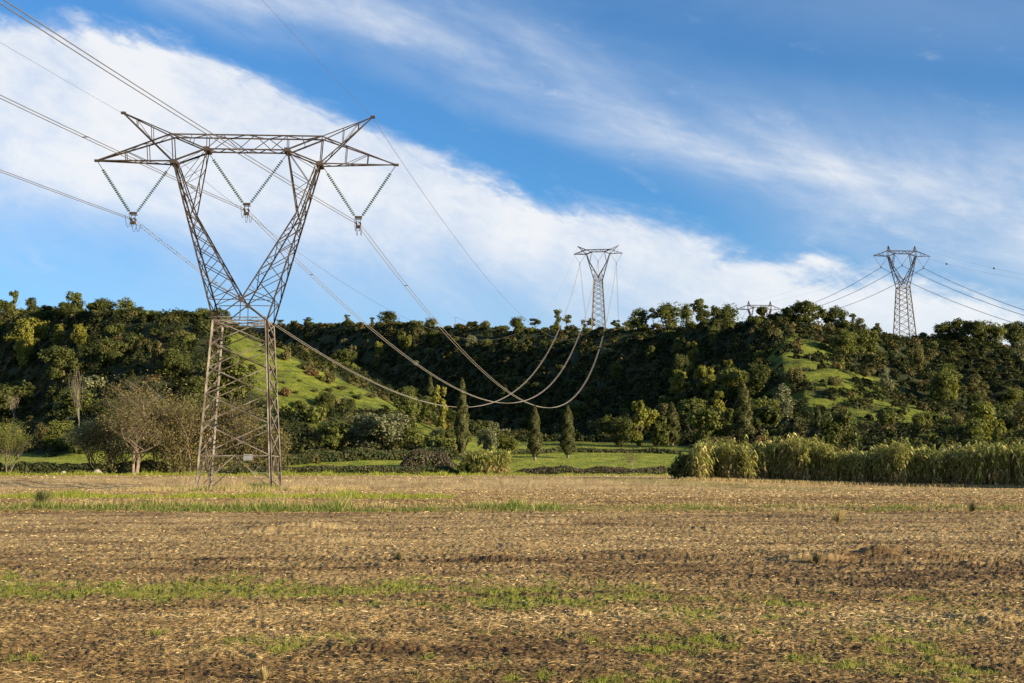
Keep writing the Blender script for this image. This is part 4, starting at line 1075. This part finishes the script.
def pylon(name, loc, yaw, label, waist=16.3, base=3.5, spikes=False, thick=1.0, panels=5, detail=True, group=None):
    """delta pylon; local x = along the crossarm, y = along the line"""
    root = empty(name, loc, yaw)
    st = M['steel']; k = thick
    z0, zw = 0.0, waist; hw = 2.55; dz = waist - 16.3          # everything above the waist is the standard head
    q = lambda x, y, z: Vector((x, y, z + dz))
    C = [(-1, -1), (1, -1), (1, 1), (-1, 1)]
    foot = {c: Vector((c[0] * base, c[1] * base, -.1)) for c in C}
    wst = {c: Vector((c[0] * hw, c[1] * hw * .94, zw)) for c in C}
    for c in C:
        m = MB(); m.angle(foot[c], wst[c], .23 * k, (-c[0], -c[1], 0), t=.05 * k); m.build('leg', st, root)
        if detail:
            m = MB(); p = foot[c]; m.tube([(p.x, p.y, -.5), (p.x, p.y, .22), (p.x, p.y, .36)], [.36, .30, .2], 10); m.build('footing', M['cement'], root)
    m = MB(); zb = 3.4 / 16.3
    for i in range(4):
        a, b = C[i], C[(i + 1) % 4]; side = (i % 2 == 1)
        fa, fb, wa, wb = foot[a], foot[b], wst[a], wst[b]
        a1, b1 = fa.lerp(wa, zb), fb.lerp(wb, zb)
        ref = ((a[0] + b[0]) / 2, (a[1] + b[1]) / 2, 0)
        lattice(m, a1, wa, b1, wb, panels if not side else panels + 3 * detail, (.12 if side else .10) * k, 'X', ref, ratio=.92)
        m.angle(a1, b1, .10 * k, ref); m.angle(wa, wb, .13 * k, ref)
        mid = (a1 + b1) / 2
        qa, qb = fa.lerp(a1, .06), fb.lerp(b1, .06)
        m.angle(qa, mid, .10 * k, ref); m.angle(qb, mid, .10 * k, ref)
        if detail:
            m.angle((qa + mid) / 2, a1, .06 * k, ref); m.angle((qb + mid) / 2, b1, .06 * k, ref)
            m.angle((qa + mid) / 2, fa.lerp(a1, .52), .06 * k, ref); m.angle((qb + mid) / 2, fb.lerp(b1, .52), .06 * k, ref)
    if detail:
        m.angle(wst[C[0]], wst[C[2]], .08, (0, 0, 1)); m.angle(wst[C[1]], wst[C[3]], .08, (0, 0, 1))
        for sgn in (-1, 1):   # walkway like double beam at the waist
            m.angle((-hw, sgn * hw * .94, zw + .28), (hw, sgn * hw * .94, zw + .28), .1, (0, 1, 0))
            lattice(m, (-hw, sgn * hw * .94, zw), (hw, sgn * hw * .94, zw), (-hw, sgn * hw * .94, zw + .28), (hw, sgn * hw * .94, zw + .28), 9, .05, 'Z', (0, 1, 0))
    m.build('bracing', st, root)
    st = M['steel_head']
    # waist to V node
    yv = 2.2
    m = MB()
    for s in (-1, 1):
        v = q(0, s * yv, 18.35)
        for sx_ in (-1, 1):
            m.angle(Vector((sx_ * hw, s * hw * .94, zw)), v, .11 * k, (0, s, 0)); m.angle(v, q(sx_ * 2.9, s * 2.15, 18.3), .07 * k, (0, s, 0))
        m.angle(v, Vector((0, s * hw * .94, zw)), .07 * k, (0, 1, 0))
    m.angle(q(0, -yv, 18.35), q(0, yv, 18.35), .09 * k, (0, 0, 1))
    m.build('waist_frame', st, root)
    if detail:
        for s in (-1, 1):
            m = MB(); m.box(q(0, s * yv, 18.35), (.42, .12, .5)); m.build('joint_plate', M['steel_dark'], root)
    gd = .72      # half depth of the girder
    yk = .95
    for s in (-1, 1):
        # upright: outer chords from the waist to the outer node, inner chords from the V node via the kink
        m = MB(); lat = .075 * k
        O0 = [Vector((s * hw, t * hw * .94, zw)) for t in (-1, 1)]; O1 = [q(s * 7.2, t * gd, 32.3) for t in (-1, 1)]
        I0 = [q(0, t * yv, 18.35) for t in (-1, 1)]; K = [q(s * 5.05, t * (gd + .45), 27.2) for t in (-1, 1)]
        I1 = [q(s * 6.75, t * gd, 32.0) for t in (-1, 1)]; IN = [q(s * 3.95, t * gd, 33.65) for t in (-1, 1)]
        for t in (0, 1):
            rf = (0, -1 if t == 0 else 1, 0)
            m.angle(O0[t], O1[t], .16 * k, rf, t=.035 * k); m.angle(I0[t], K[t], .14 * k, rf, t=.03 * k); m.angle(K[t], I1[t], .12 * k, rf)
            m.angle(K[t], IN[t], .12 * k, rf)
            tk = (27.2 - 16.3) / (32.3 - 16.3); t0 = (18.35 - 16.3) / 16.0
            OK_ = O0[t].lerp(O1[t], tk); OS = O0[t].lerp(O1[t], t0)
            m.angle(OS, I0[t].lerp(K[t], .12), lat, rf)
            lattice(m, OS, OK_, I0[t].lerp(K[t], .02), K[t], 6 if detail else 4, lat, 'X' if detail else 'Z', rf, ratio=.86)
            lattice(m, OK_, O1[t], K[t], I1[t], 4, lat * .8, 'Z', rf)
            if detail:
                lattice(m, K[t], I1[t], K[t], IN[t], 3, lat * .8, 'Z', rf, horiz=True)
        # faces along the line direction
        lattice(m, O0[0], O1[0], O0[1], O1[1], 9 if detail else 5, lat, 'X' if detail else 'Z', (s, 0, 0), ratio=.93)
        lattice(m, I0[0], K[0], I0[1], K[1], 6 if detail else 4, lat, 'Z', (-s, 0, 0), horiz=detail)
        lattice(m, K[0], IN[0], K[1], IN[1], 4, lat * .8, 'Z', (-s, 0, 0))
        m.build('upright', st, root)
        if detail:
            m = MB(); m.box(q(s * 7.15, 0, 32.25), (.62, gd * 2 + .35, .42)); m.build('joint_plate', M['steel_dark'], root)
            m = MB(); m.box(q(s * 3.95, 0, 33.6), (.55, gd * 2 + .3, .4)); m.build('joint_plate', M['steel_dark'], root)
    # crossbeam: two top chords, two bottom chords
    m = MB()
    for t in (-1, 1):
        m.angle(q(-7.4, t * gd, 35.05), q(7.4, t * gd, 35.05), .15 * k, (0, t, 0)); m.angle(q(-3.95, t * gd, 33.6), q(3.95, t * gd, 33.6), .15 * k, (0, t, 0))
        lattice(m, q(-3.95, t * gd, 33.6), q(3.95, t * gd, 33.6), q(-3.95, t * gd, 35.05), q(3.95, t * gd, 35.05), 5 if t < 0 else 4, .08 * k, 'Z', (0, t, 0))
        for s in (-1, 1):
            m.angle(q(s * 7.4, t * gd, 35.05), q(s * 3.95, t * gd, 33.6), .14 * k, (0, t, 0)); m.angle(q(s * 3.95, t * gd, 33.6), q(s * 7.2, t * gd, 32.3), .15 * k, (0, t, 0))
            m.angle(q(s * 3.95, t * gd, 33.6), q(s * 3.95, t * gd, 35.05), .08 * k, (0, t, 0)); m.angle(q(s * 7.2, t * gd, 32.3), q(s * 7.4, t * gd, 35.05), .1 * k, (0, t, 0))
            m.angle(q(s * 5.6, t * gd, 34.3), q(s * 5.4, t * gd, 35.05), .06 * k, (0, t, 0))
    lattice(m, q(-7.4, -gd, 35.05), q(7.4, -gd, 35.05), q(-7.4, gd, 35.05), q(7.4, gd, 35.05), 8 if detail else 6, .07 * k, 'Z', (0, 0, 1))
    lattice(m, q(-3.95, -gd, 33.6), q(3.95, -gd, 33.6), q(-3.95, gd, 33.6), q(3.95, gd, 33.6), 8 if detail else 4, .07 * k, 'Z', (0, 0, 1))
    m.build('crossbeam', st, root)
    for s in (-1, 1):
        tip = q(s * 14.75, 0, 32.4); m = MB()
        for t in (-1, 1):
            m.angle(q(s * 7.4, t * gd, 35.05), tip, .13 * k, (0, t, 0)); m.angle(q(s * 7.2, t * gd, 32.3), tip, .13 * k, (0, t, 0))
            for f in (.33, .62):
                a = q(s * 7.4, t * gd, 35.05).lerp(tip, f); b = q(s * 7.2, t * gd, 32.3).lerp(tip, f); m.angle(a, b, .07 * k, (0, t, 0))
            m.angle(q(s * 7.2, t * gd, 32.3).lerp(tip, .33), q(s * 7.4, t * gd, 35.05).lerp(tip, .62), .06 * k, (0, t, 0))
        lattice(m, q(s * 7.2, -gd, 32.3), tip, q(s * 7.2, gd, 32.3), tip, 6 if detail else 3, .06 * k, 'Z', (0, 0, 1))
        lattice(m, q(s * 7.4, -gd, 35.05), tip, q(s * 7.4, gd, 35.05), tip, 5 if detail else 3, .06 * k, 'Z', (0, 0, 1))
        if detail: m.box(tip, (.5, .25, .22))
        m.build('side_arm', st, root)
        m = MB()
        pk = q(s * 6.9, 0, 37.6) if spikes else q(s * 12.35, 0, 37.3)
        for t in (-1, 1):
            m.angle(q(s * 7.4, t * gd, 35.05), pk, .10 * k, (0, t, 0)); m.angle((q(s * 6.2, t * gd, 35.05) if spikes else q(s * 7.2, t * gd, 32.3)), pk, .12 * k, (0, t, 0))
            if not spikes:
                for f in (.42, .72):
                    a = q(s * 7.4, t * gd, 35.05).lerp(pk, f); b = q(s * 7.2, t * gd, 32.3).lerp(pk, f); m.angle(a, b, .06 * k, (0, t, 0))
                m.angle(q(s * 7.2, t * gd, 32.3).lerp(pk, .42), q(s * 7.4, t * gd, 35.05).lerp(pk, .72), .05 * k, (0, t, 0))
        if not spikes:
            lattice(m, q(s * 7.2, -gd, 32.3), pk, q(s * 7.2, gd, 32.3), pk, 7 if detail else 3, .05 * k, 'Z', (0, 0, 1))
        m.box(pk, (.45, .3, .22))
        m.build('earth_wire_peak', st, root)
    # V strings
    att = []
    for xa, za, xb, zb_, xc, zc in [(-14.65, 32.25, -7.45, 32.15, -11.05, 27.15), (-3.9, 33.4, 3.9, 33.4, 0, 28.2), (7.45, 32.15, 14.65, 32.25, 11.05, 27.0)]:
        for (x1, z1, sgn) in ((xa, za, -1), (xb, zb_, 1)):
            a = q(x1, 0, z1); b = q(xc + sgn * .28, 0, zc)
            L = (b - a).length; d = (b - a).normalized()
            m = MB(); s0 = .9 if detail else .8
            nd = 23 if detail else 9
            m.tube([a, a + d * s0], .035 * max(k, 1), 5)
            m.tube([b - d * .3, b], .035 * max(k, 1), 5)
            f = m.build('string_fitting', M['steel_dark'], None)
            m = MB(); m.tube([a + d * s0, b - d * .3], .03 * k, 5); l0 = s0 + .05; l1 = L - .35
            rot = d.to_track_quat('Z', 'Y').to_matrix()
            for i in range(nd):
                c = a + d * lerp(l0, l1, i / (nd - 1)); r = .14 * (1 if detail else 1.2)
                m.tube([c - d * .05, c - d * .01, c + d * .05], [.05, r * 1.2, r * 1.1], 10 if detail else 6)
            o = m.build('insulator_string', M['glass'], root); f.parent = o
        # yoke plate and clamps for the twin conductor
        m = MB()
        m.box(q(xc, 0, zc), (.72, .06, .28)); m.box(q(xc - .2, 0, zc - .3), (.05, .05, .5)); m.box(q(xc + .2, 0, zc - .3), (.05, .05, .5))
        for s in (-1, 1):
            m.box(q(xc + s * .2, 0, zc - .6), (.13, .9, .14)); m.box(q(xc, s * .42, zc - .12), (.66, .06, .06))
        m.box(q(xc, 0, zc - .95), (.5, .3, .28))
        m.build('yoke', M['steel_head'], root)
        if detail:
            m = MB()
            for s in (-1, 1):   # slack loops of armour wire below the clamp
                for y2 in (-1, 1):
                    pts = [q(xc + s * .2, y2 * lerp(0.1, 2.2, i / 10), zc - .62 - 1.0 * math.sin(math.pi * i / 10) ** .8) for i in range(11)]
                    m.tube(pts, .022, 4)
            m.build('damper_loop', M['steel_dark'], root)
        att.append((xc, zc - .62 + dz))
    if detail:
        m = MB(); m.box((1.25, -3.28, 3.15), (.85, .03, .6)); s = m.build('sign_plate', M['plate'], root); s['label'] = 'small grey plate fixed low on the front face'
        m = MB()   # anti-climb barbs on the lower legs
        for i in range(4):
            a, b = C[i], C[(i + 1) % 4]
            for c in (a,):
                p = foot[c].lerp(wst[c], .135)
                for j in range(4):
                    r = .55 + .0 * j; z = p.z + (j - 1.5) * .09
                    ps = [(p.x + r * dx, p.y + r * dy, z) for dx, dy in ((-1, -1), (1, -1), (1, 1), (-1, 1), (-1, -1))]
                    m.tube(ps, .012, 4)
                for kx in range(14):
                    an = kx / 14 * 6.28; m.tube([(p.x + math.cos(an) * .55, p.y + math.sin(an) * .55, p.z - .22), (p.x + math.cos(an) * .68, p.y + math.sin(an) * .68, p.z + .22)], .014, 3)
        m.build('climbing_guard', M['steel_dark'], root)
        m = MB()   # step bolts up one leg
        for i in range(34):
            p = foot[C[1]].lerp(wst[C[1]], .2 + .78 * i / 34); m.tube([p, p + Vector((.2, 0, 0))], .012, 4)
        m.build('step_bolts', st, root)
    tag(root, label, 'pylon', group)
    bpy.context.view_layer.update()
    peaks = [((-6.9 if spikes else -12.35), 37.2 + dz), ((6.9 if spikes else 12.35), 37.2 + dz)]
    mw = root.matrix_world
    return [mw @ Vector((x, 0, z)) for x, z in att], [mw @ Vector((x, 0, z)) for x, z in peaks], root
Y1 = R(3.2)
c1, e1, p1 = pylon('pylon', (-26.35, 117.0, -0.06), Y1, 'large weathered lattice pylon standing in the field at left', detail=True)
t2x, t2y = 52.2, 718.0
g2 = float(terrain(t2x, t2y)); w2 = 117.2 - g2
c2, e2, p2 = pylon('pylon', (t2x, t2y, g2), R(-7.3), 'small distant lattice pylon on the ridge, slanted peaks, centre of picture', waist=w2, base=4.4, thick=2.3, panels=9, detail=False)
t3x, t3y = 197.6, 600.0
g3 = float(terrain(t3x, t3y)); w3 = 94.4 - g3
c3, e3, p3 = pylon('pylon', (t3x, t3y, g3), R(4.0), 'distant lattice pylon with upright spikes on the right-hand ridge', waist=w3, base=4.5, spikes=True, thick=1.9, panels=8, detail=False)
t4x, t4y = 154.0, 740.0
g4 = float(terrain(t4x, t4y)); w4 = 101.5 - 33.2 + 16.3 - g4 + 1.5
c4, e4, p4 = pylon('pylon', (t4x, t4y, g4), R(4.0), 'farthest pylon, only its head showing above the skyline trees', waist=w4, base=4.5, spikes=True, thick=2.2, panels=7, detail=False)
print('g2,g3,g4', g2, g3, g4, 'waists', w2, w3, w4, 'c1', [tuple(round(v, 2) for v in c) for c in c1])

# ------------------------------------------------------------------ conductors
def span_pts(a, b, sag, n=60, t0=0.0, t1=1.0):
    out = []
    for i in range(n + 1):
        t = lerp(t0, t1, i / n); p = a.lerp(b, t); p = Vector((p.x, p.y, p.z - 4 * sag * t * (1 - t))); out.append(p)
    return out
def bundle(a, b, sag, label, group, r=.022, r1=None, mat='alu', sep=.20, n=70, spacers=6, t1=1.0):
    o = empty('conductor_cable', tuple(a))
    d = (b - a); d.z = 0; d.normalize(); side = Vector((d.y, -d.x, 0))
    pts = span_pts(a, b, sag, n, 0, t1); loc = [p - a for p in pts]
    for s in (-1, 1):
        m = MB(); m.tube([p + side * s * sep for p in loc], r if r1 is None else [lerp(r, r1, min(1, j_ / len(loc) * 1.8)) for j_ in range(len(loc))], 5); m.build('wire', M[mat], o, True)
    for i in range(spacers):
        k = int((i + .6) / spacers * n)
        if k >= n: continue
        p = loc[k]; m = MB(); m.tube([p + side * sep * 1.2, p - side * sep * 1.2], r * 1.3, 5); m.build('spacer', M['steel_dark'], o)
    tag(o, label, 'cable', group); return o
names = ['left', 'middle', 'right']
dirn = Vector((-.129, -1, 0))
for i, c in enumerate(c1):
    b = c + dirn * 330; b.z = c.z + [3.0, 3.0, 3.0][i]
    bundle(c, b, [5.0, 6.2, 5.7][i], 'twin cable from the large pylon\'s %s insulators towards upper left edge' % names[i], 'near cables of the large pylon', r=.030, sep=.21, spacers=6, n=90)
for i, (a, b) in enumerate(zip(c1, c2)):
    bundle(a, b, 46.5, 'long sagging twin cable from large pylon\'s %s insulators to the small ridge pylon' % names[i], 'cables sagging across the valley', r=.032, r1=.066, mat='alu_far', sep=.20, spacers=14, n=110)
for i, (a, nm) in enumerate(zip(e1, ('left', 'right'))):
    b = a + dirn * 330; b.z = a.z + 4
    m = MB(); m.tube([p - a for p in span_pts(a, b, 4.2 , 60)], .016, 4); o = m.build('earth_wire', M['alu'], None, True); o.location = a
    tag(o, 'thin earth wire from the large pylon\'s %s peak to the upper edge' % nm, 'cable', 'earth wires')
    b = e2[i]; m = MB(); m.tube([p - a for p in span_pts(a, b, 38.0, 90)], .026, 4); o = m.build('earth_wire', M['alu'], None, True); o.location = a
    tag(o, 'thin earth wire from the large pylon\'s %s peak to the ridge pylon' % nm, 'cable', 'earth wires')
for i, a in enumerate(c2):
    b = a + Vector((.10, 1, 0)) * 420; b.z = a.z - 20
    bundle(a, b, 26, 'faint twin cable dropping behind the ridge from small pylon\'s %s insulators' % names[i], 'cables behind the ridge', r=.05, sep=.2, spacers=0, n=40)
for i, a in enumerate(c3):
    b = c4[i]
    bundle(a, b, 6.0, 'twin cable from right-hand pylon\'s %s insulators down to the farthest pylon' % names[i], 'left cables of the right-hand pylon', r=.06, sep=.22, spacers=3, n=40)
    b = a + Vector((.09, -1, 0)) * 560; b.z = a.z - 85
    bundle(a, b, 35, 'twin cable from right-hand pylon\'s %s insulators towards the right edge' % names[i], 'right cables of the right-hand pylon', r=.055, sep=.22, spacers=14, n=90)
for i, a in enumerate(e3):
    nm = ('left', 'right')[i]
    b = a + Vector((.09, -1, 0)) * 560; b.z = a.z - 80; pts = [p - a for p in span_pts(a, b, 27, 70)]
    o = empty('earth_wire', a); m = MB(); m.tube(pts, .022, 4); m.build('wire', M['alu'], o, True)
    for t in ((10,) if i else (8,)):
        p = pts[t]; m = MB(); m.tube([p + Vector((0, 0, .45)), p + Vector((0, 0, .3)), p, p - Vector((0, 0, .3)), p - Vector((0, 0, .45))], [.05, .34, .46, .34, .05], 8); m.build('marker_ball', M['steel_dark'], o, True)
    tag(o, 'thin earth wire with dark marker balls from right-hand pylon\'s %s spike' % nm, 'cable', 'earth wires')
    b = e4[i]; m = MB(); m.tube([p - a for p in span_pts(a, b, 4, 20)], .022, 4); o = m.build('earth_wire', M['alu'], None, True); o.location = a
    tag(o, 'thin earth wire between the two spiked pylons, %s one' % nm, 'cable', 'earth wires')

# wooden line pole on the ridge and its slack wire
p, py = crest_point(456)
pole = empty('utility_pole', p)
m = MB(); m.tube([(0, 0, -.5), (0, 0, 7.5)], [.2, .14], 8); m.build('post', M['wood'], pole)
m = MB(); m.box((0, 0, 6.8), (2.6, .16, .16)); m.build('crossarm', M['wood'], pole)
for s in (-1.3, 0, 1.3):
    m = MB(); m.tube([(s * .9, 0, 6.88), (s * .9, 0, 7.0), (s * .9, 0, 7.2)], [.1, .13, .06], 8); m.build('insulator', M['glass'], pole)
tag(pole, 'wooden line pole on the ridge left of the tallest cypress', 'pole')
q2, _ = crest_point(588)
a = p + Vector((1.17, 0, 7.1)); b = q2 + Vector((0, -3, 6.0))
m = MB(); m.tube([v - a for v in span_pts(a, b, 9.0, 40)], .06, 4); o = m.build('overhead_wire', M['alu_far'], None, True); o.location = a
tag(o, 'slack single wire along the ridge from the wooden pole', 'cable')

# ------------------------------------------------------------------ field surface detail
def screen_pts(n, y0, y1, x0=-330, x1=1354, p=1.0):
    """ground points spread so that they lie evenly over the foreshortened field"""
    ry = y0 + (y1 - y0) * rng.random(n) ** p; D = CAMZ * FPX / (ry - HOR); rx = rng.uniform(x0, x1, n)
    return (rx - 512) / FPX * D, D
def straw_layer(n, y0, y1, mat, name, label, lmin, lmax, wmin, thr, lift=.02, p=1.0):
    X, Y = screen_pts(n, y0, y1, p=p); s = strawness(X, Y) + rng.normal(size=n) * .18; g = greenness(X, Y)
    k = (s > thr) & (rng.random(n) > g * .75); X, Y = X[k], Y[k]; n = len(X)
    Z = field_z(X, Y) + rng.uniform(.002, lift, n)
    an = rng.uniform(0, math.pi, n); an = np.where(rng.random(n) < .5, rng.normal(size=n) * .35, an)
    L = rng.uniform(lmin, lmax, n); wd = np.maximum(wmin, Y * .00038) * rng.uniform(.7, 1.5, n)
    ti = rng.normal(size=n) * .22
    T = np.stack([np.cos(an), np.sin(an), np.sin(ti)], 1) * (L / 2)[:, None]
    up = np.stack([-np.sin(an), np.cos(an), rng.normal(size=n) * .8], 1); up /= np.linalg.norm(up, axis=1, keepdims=True); B = up * (wd / 2)[:, None]
    P = np.stack([X, Y, Z], 1)
    V = np.stack([P - T - B, P + T - B, P + T + B, P - T + B], 1)
    rn = np.clip(rng.random(n) ** 1.3 * .95 + (strawness(X, Y) - .5) * .3, 0, 1)
    o = link(name, np_mesh(name, V.reshape(-1, 3), np.arange(n * 4).reshape(-1, 4), mat, rnd=rn)); tag(o, label, 'straw', kind='stuff')
straw_layer(430000, 505, 715, M['straw'], 'straw_litter', 'pale straw and broken stalks lying over the brown soil', .015, .085, .004, .34)
straw_layer(190000, 476, 512, M['straw'], 'distant_straw_litter', 'pale stubble litter over the far half of the field', .05, .20, .018, .30, .03)
# green tufts in bands
n = 370000
X, Y = screen_pts(n, 545, 715); g = greenness(X, Y); nz = fbm(X * 7, Y * 5, 301, 2)
k = (rng.random(n) < g * .9 * sst(.3, .55, nz)); X, Y = X[k], Y[k]
grass_mesh(X, Y, field_z(X, Y) - .005, rng.uniform(.02, .07, len(X)) * (1.1 - .3 * sst(0, 6, X)), np.maximum(.006, Y * .0004) * rng.uniform(.8, 1.5, len(X)), M['grass'], 'field_grass', 'short fresh grass sprouting in bands across the stubble', lean=.5)
# verge weeds
def strip(n, yfun, hw, xr, hmin, hmax, mat, name, label, wd=.03, clump=.42, dens=1.0):
    X = rng.uniform(*xr, n); c = yfun(X); Y = c + rng.normal(size=n) * hw
    k = fbm(X / 2.2, Y / 1.0, 311, 3) > clump; X, Y = X[k], Y[k]
    hf = .15 + 2.6 * np.clip(fbm(X / 1.4, Y / 1.2, 321, 3) - .3, 0, 1) + 1.2 * (vnoise(X * 1.1, Y * 0 + 5, 323) > .7) * rng.random(len(X)); hf = hf * (.5 + .9 * fbm(X / 6, X * 0, 327, 2)) * (1 - .45 * sst(-6, 8, X))
    grass_mesh(X, Y, field_z(X, Y, False) - .02, rng.uniform(hmin, hmax, len(X)) * hf, np.full(len(X), wd) * rng.uniform(.7, 1.5, len(X)), mat, name, label, 'weeds', lean=.4)
strip(44000, lambda X: 56.4 + .012 * X + .5 * np.sin(X / 5), 1.0, (-30, 32), .04, .27, M['weed'], 'verge_weeds', 'green weedy strip crossing the field in front of the large pylon', .035, .48)
strip(9000, lambda X: 57.6 + .012 * X + .5 * np.sin(X / 5), 1.2, (-30, 32), .12, .4, M['dry'], 'dry_verge_grass', 'dry tan grass mixed into the verge strip', .025, .36)
strip(34000, lambda X: 83 + .4 * np.sin(X / 4), 2.0, (-36, -4), .06, .26, M['grass'], 'far_verge_grass', 'bright green strip of grass just in front of the large pylon', .05, .40)
strip(26000, lambda X: 199 + 1.2 * np.sin(X / 9), 2.6, (-110, 34), .15, .5, M['grass'], 'edge_grass', 'green grass margin along the far edge of the field', .12, .32)
n = 26000; a = rng.uniform(0, 6.28, n); rr = np.sqrt(rng.random(n)); X = -25.5 + np.cos(a) * rr * 9.0; Y = 114.5 + np.sin(a) * rr * 7.0
hf = fbm(X / 1.6, Y / 2.5, 331, 3) * (1.1 - .6 * rr); k = hf > .36; X, Y, hf = X[k], Y[k], hf[k]
grass_mesh(X, Y, field_z(X, Y, False) - .03, rng.uniform(.2, .8, len(X)) * (hf * 2.2 - .4), np.full(len(X), .06), M['weed'], 'pylon_weeds', 'rank green weeds under the large pylon', 'weeds', lean=.35)
n = 11000; a = rng.uniform(0, 6.28, n); rr = np.sqrt(rng.random(n)); X = -25.0 + np.cos(a) * rr * 12.0; Y = 112 + np.sin(a) * rr * 8
hf = fbm(X / 1.8, Y / 2.5, 341, 3) * (1.05 - .55 * rr); k = hf > .34; X, Y, hf = X[k], Y[k], hf[k]
grass_mesh(X, Y, field_z(X, Y, False) - .03, rng.uniform(.3, .9, len(X)) * (hf * 2.0 - .2), np.full(len(X), .05), M['dry'], 'pylon_dry_grass', 'dry tan grass around the large pylon feet', 'grass', lean=.35)
# green edge along the foot of the reed bed
t = rng.random(9000); X, Y = cane_line(t); X = X + rng.normal(size=9000) * .5; Y = Y - 1.2 + rng.normal(size=9000) * .8
grass_mesh(X, Y, field_z(X, Y, False) - .02, rng.uniform(.1, .45, 9000), np.full(9000, .07), M['dry'], 'reed_margin_grass', 'yellowish grass margin at the foot of the reed bed', 'grass', lean=.4)
# single weeds standing in the stubble
for i, (px, ry, h, lab, mk) in enumerate([(812, 562, .22, 'dark weed tuft in the stubble right of centre', 'bramble'), (835, 521, .5, 'dry branching weed beside the verge strip at right', 'dry'), (400, 560, .16, 'small dark weed tuft near the left middle of the field', 'hedge'),
                                          (45, 507, .8, 'upright dark weed at left end of the verge strip', 'hedge'), (270, 672, .12, 'dry stalk tuft in the near stubble', 'dry'), (968, 511, .45, 'grey weed beside the verge near right edge', 'bramble')]):
    D = rowD(ry); x = (px - 512) / FPX * D; n = 160; a = rng.uniform(0, 6.28, n); s = np.abs(rng.normal(size=n)) * .45
    Z0 = float(field_z(np.array(x), np.array(D), False)); P = np.zeros((n, 3)) + np.stack([np.cos(a), np.sin(a), 0 * a], 1) * (.1 * h)
    tip = P + np.stack([np.cos(a) * s * h, np.sin(a) * s * h, h * rng.uniform(.4, 1, n)], 1); sd = np.stack([-np.sin(a), np.cos(a), 0 * a], 1) * (h * .025)
    V = np.stack([P - sd, P + sd, tip + sd * .3, tip - sd * .3], 1)
    o = link('weed_plant', np_mesh('weed_plant', V.reshape(-1, 3), np.arange(n * 4).reshape(-1, 4), M[mk], rnd=rng.random(n))); o.location = (x, D, Z0); tag(o, lab, 'weed')
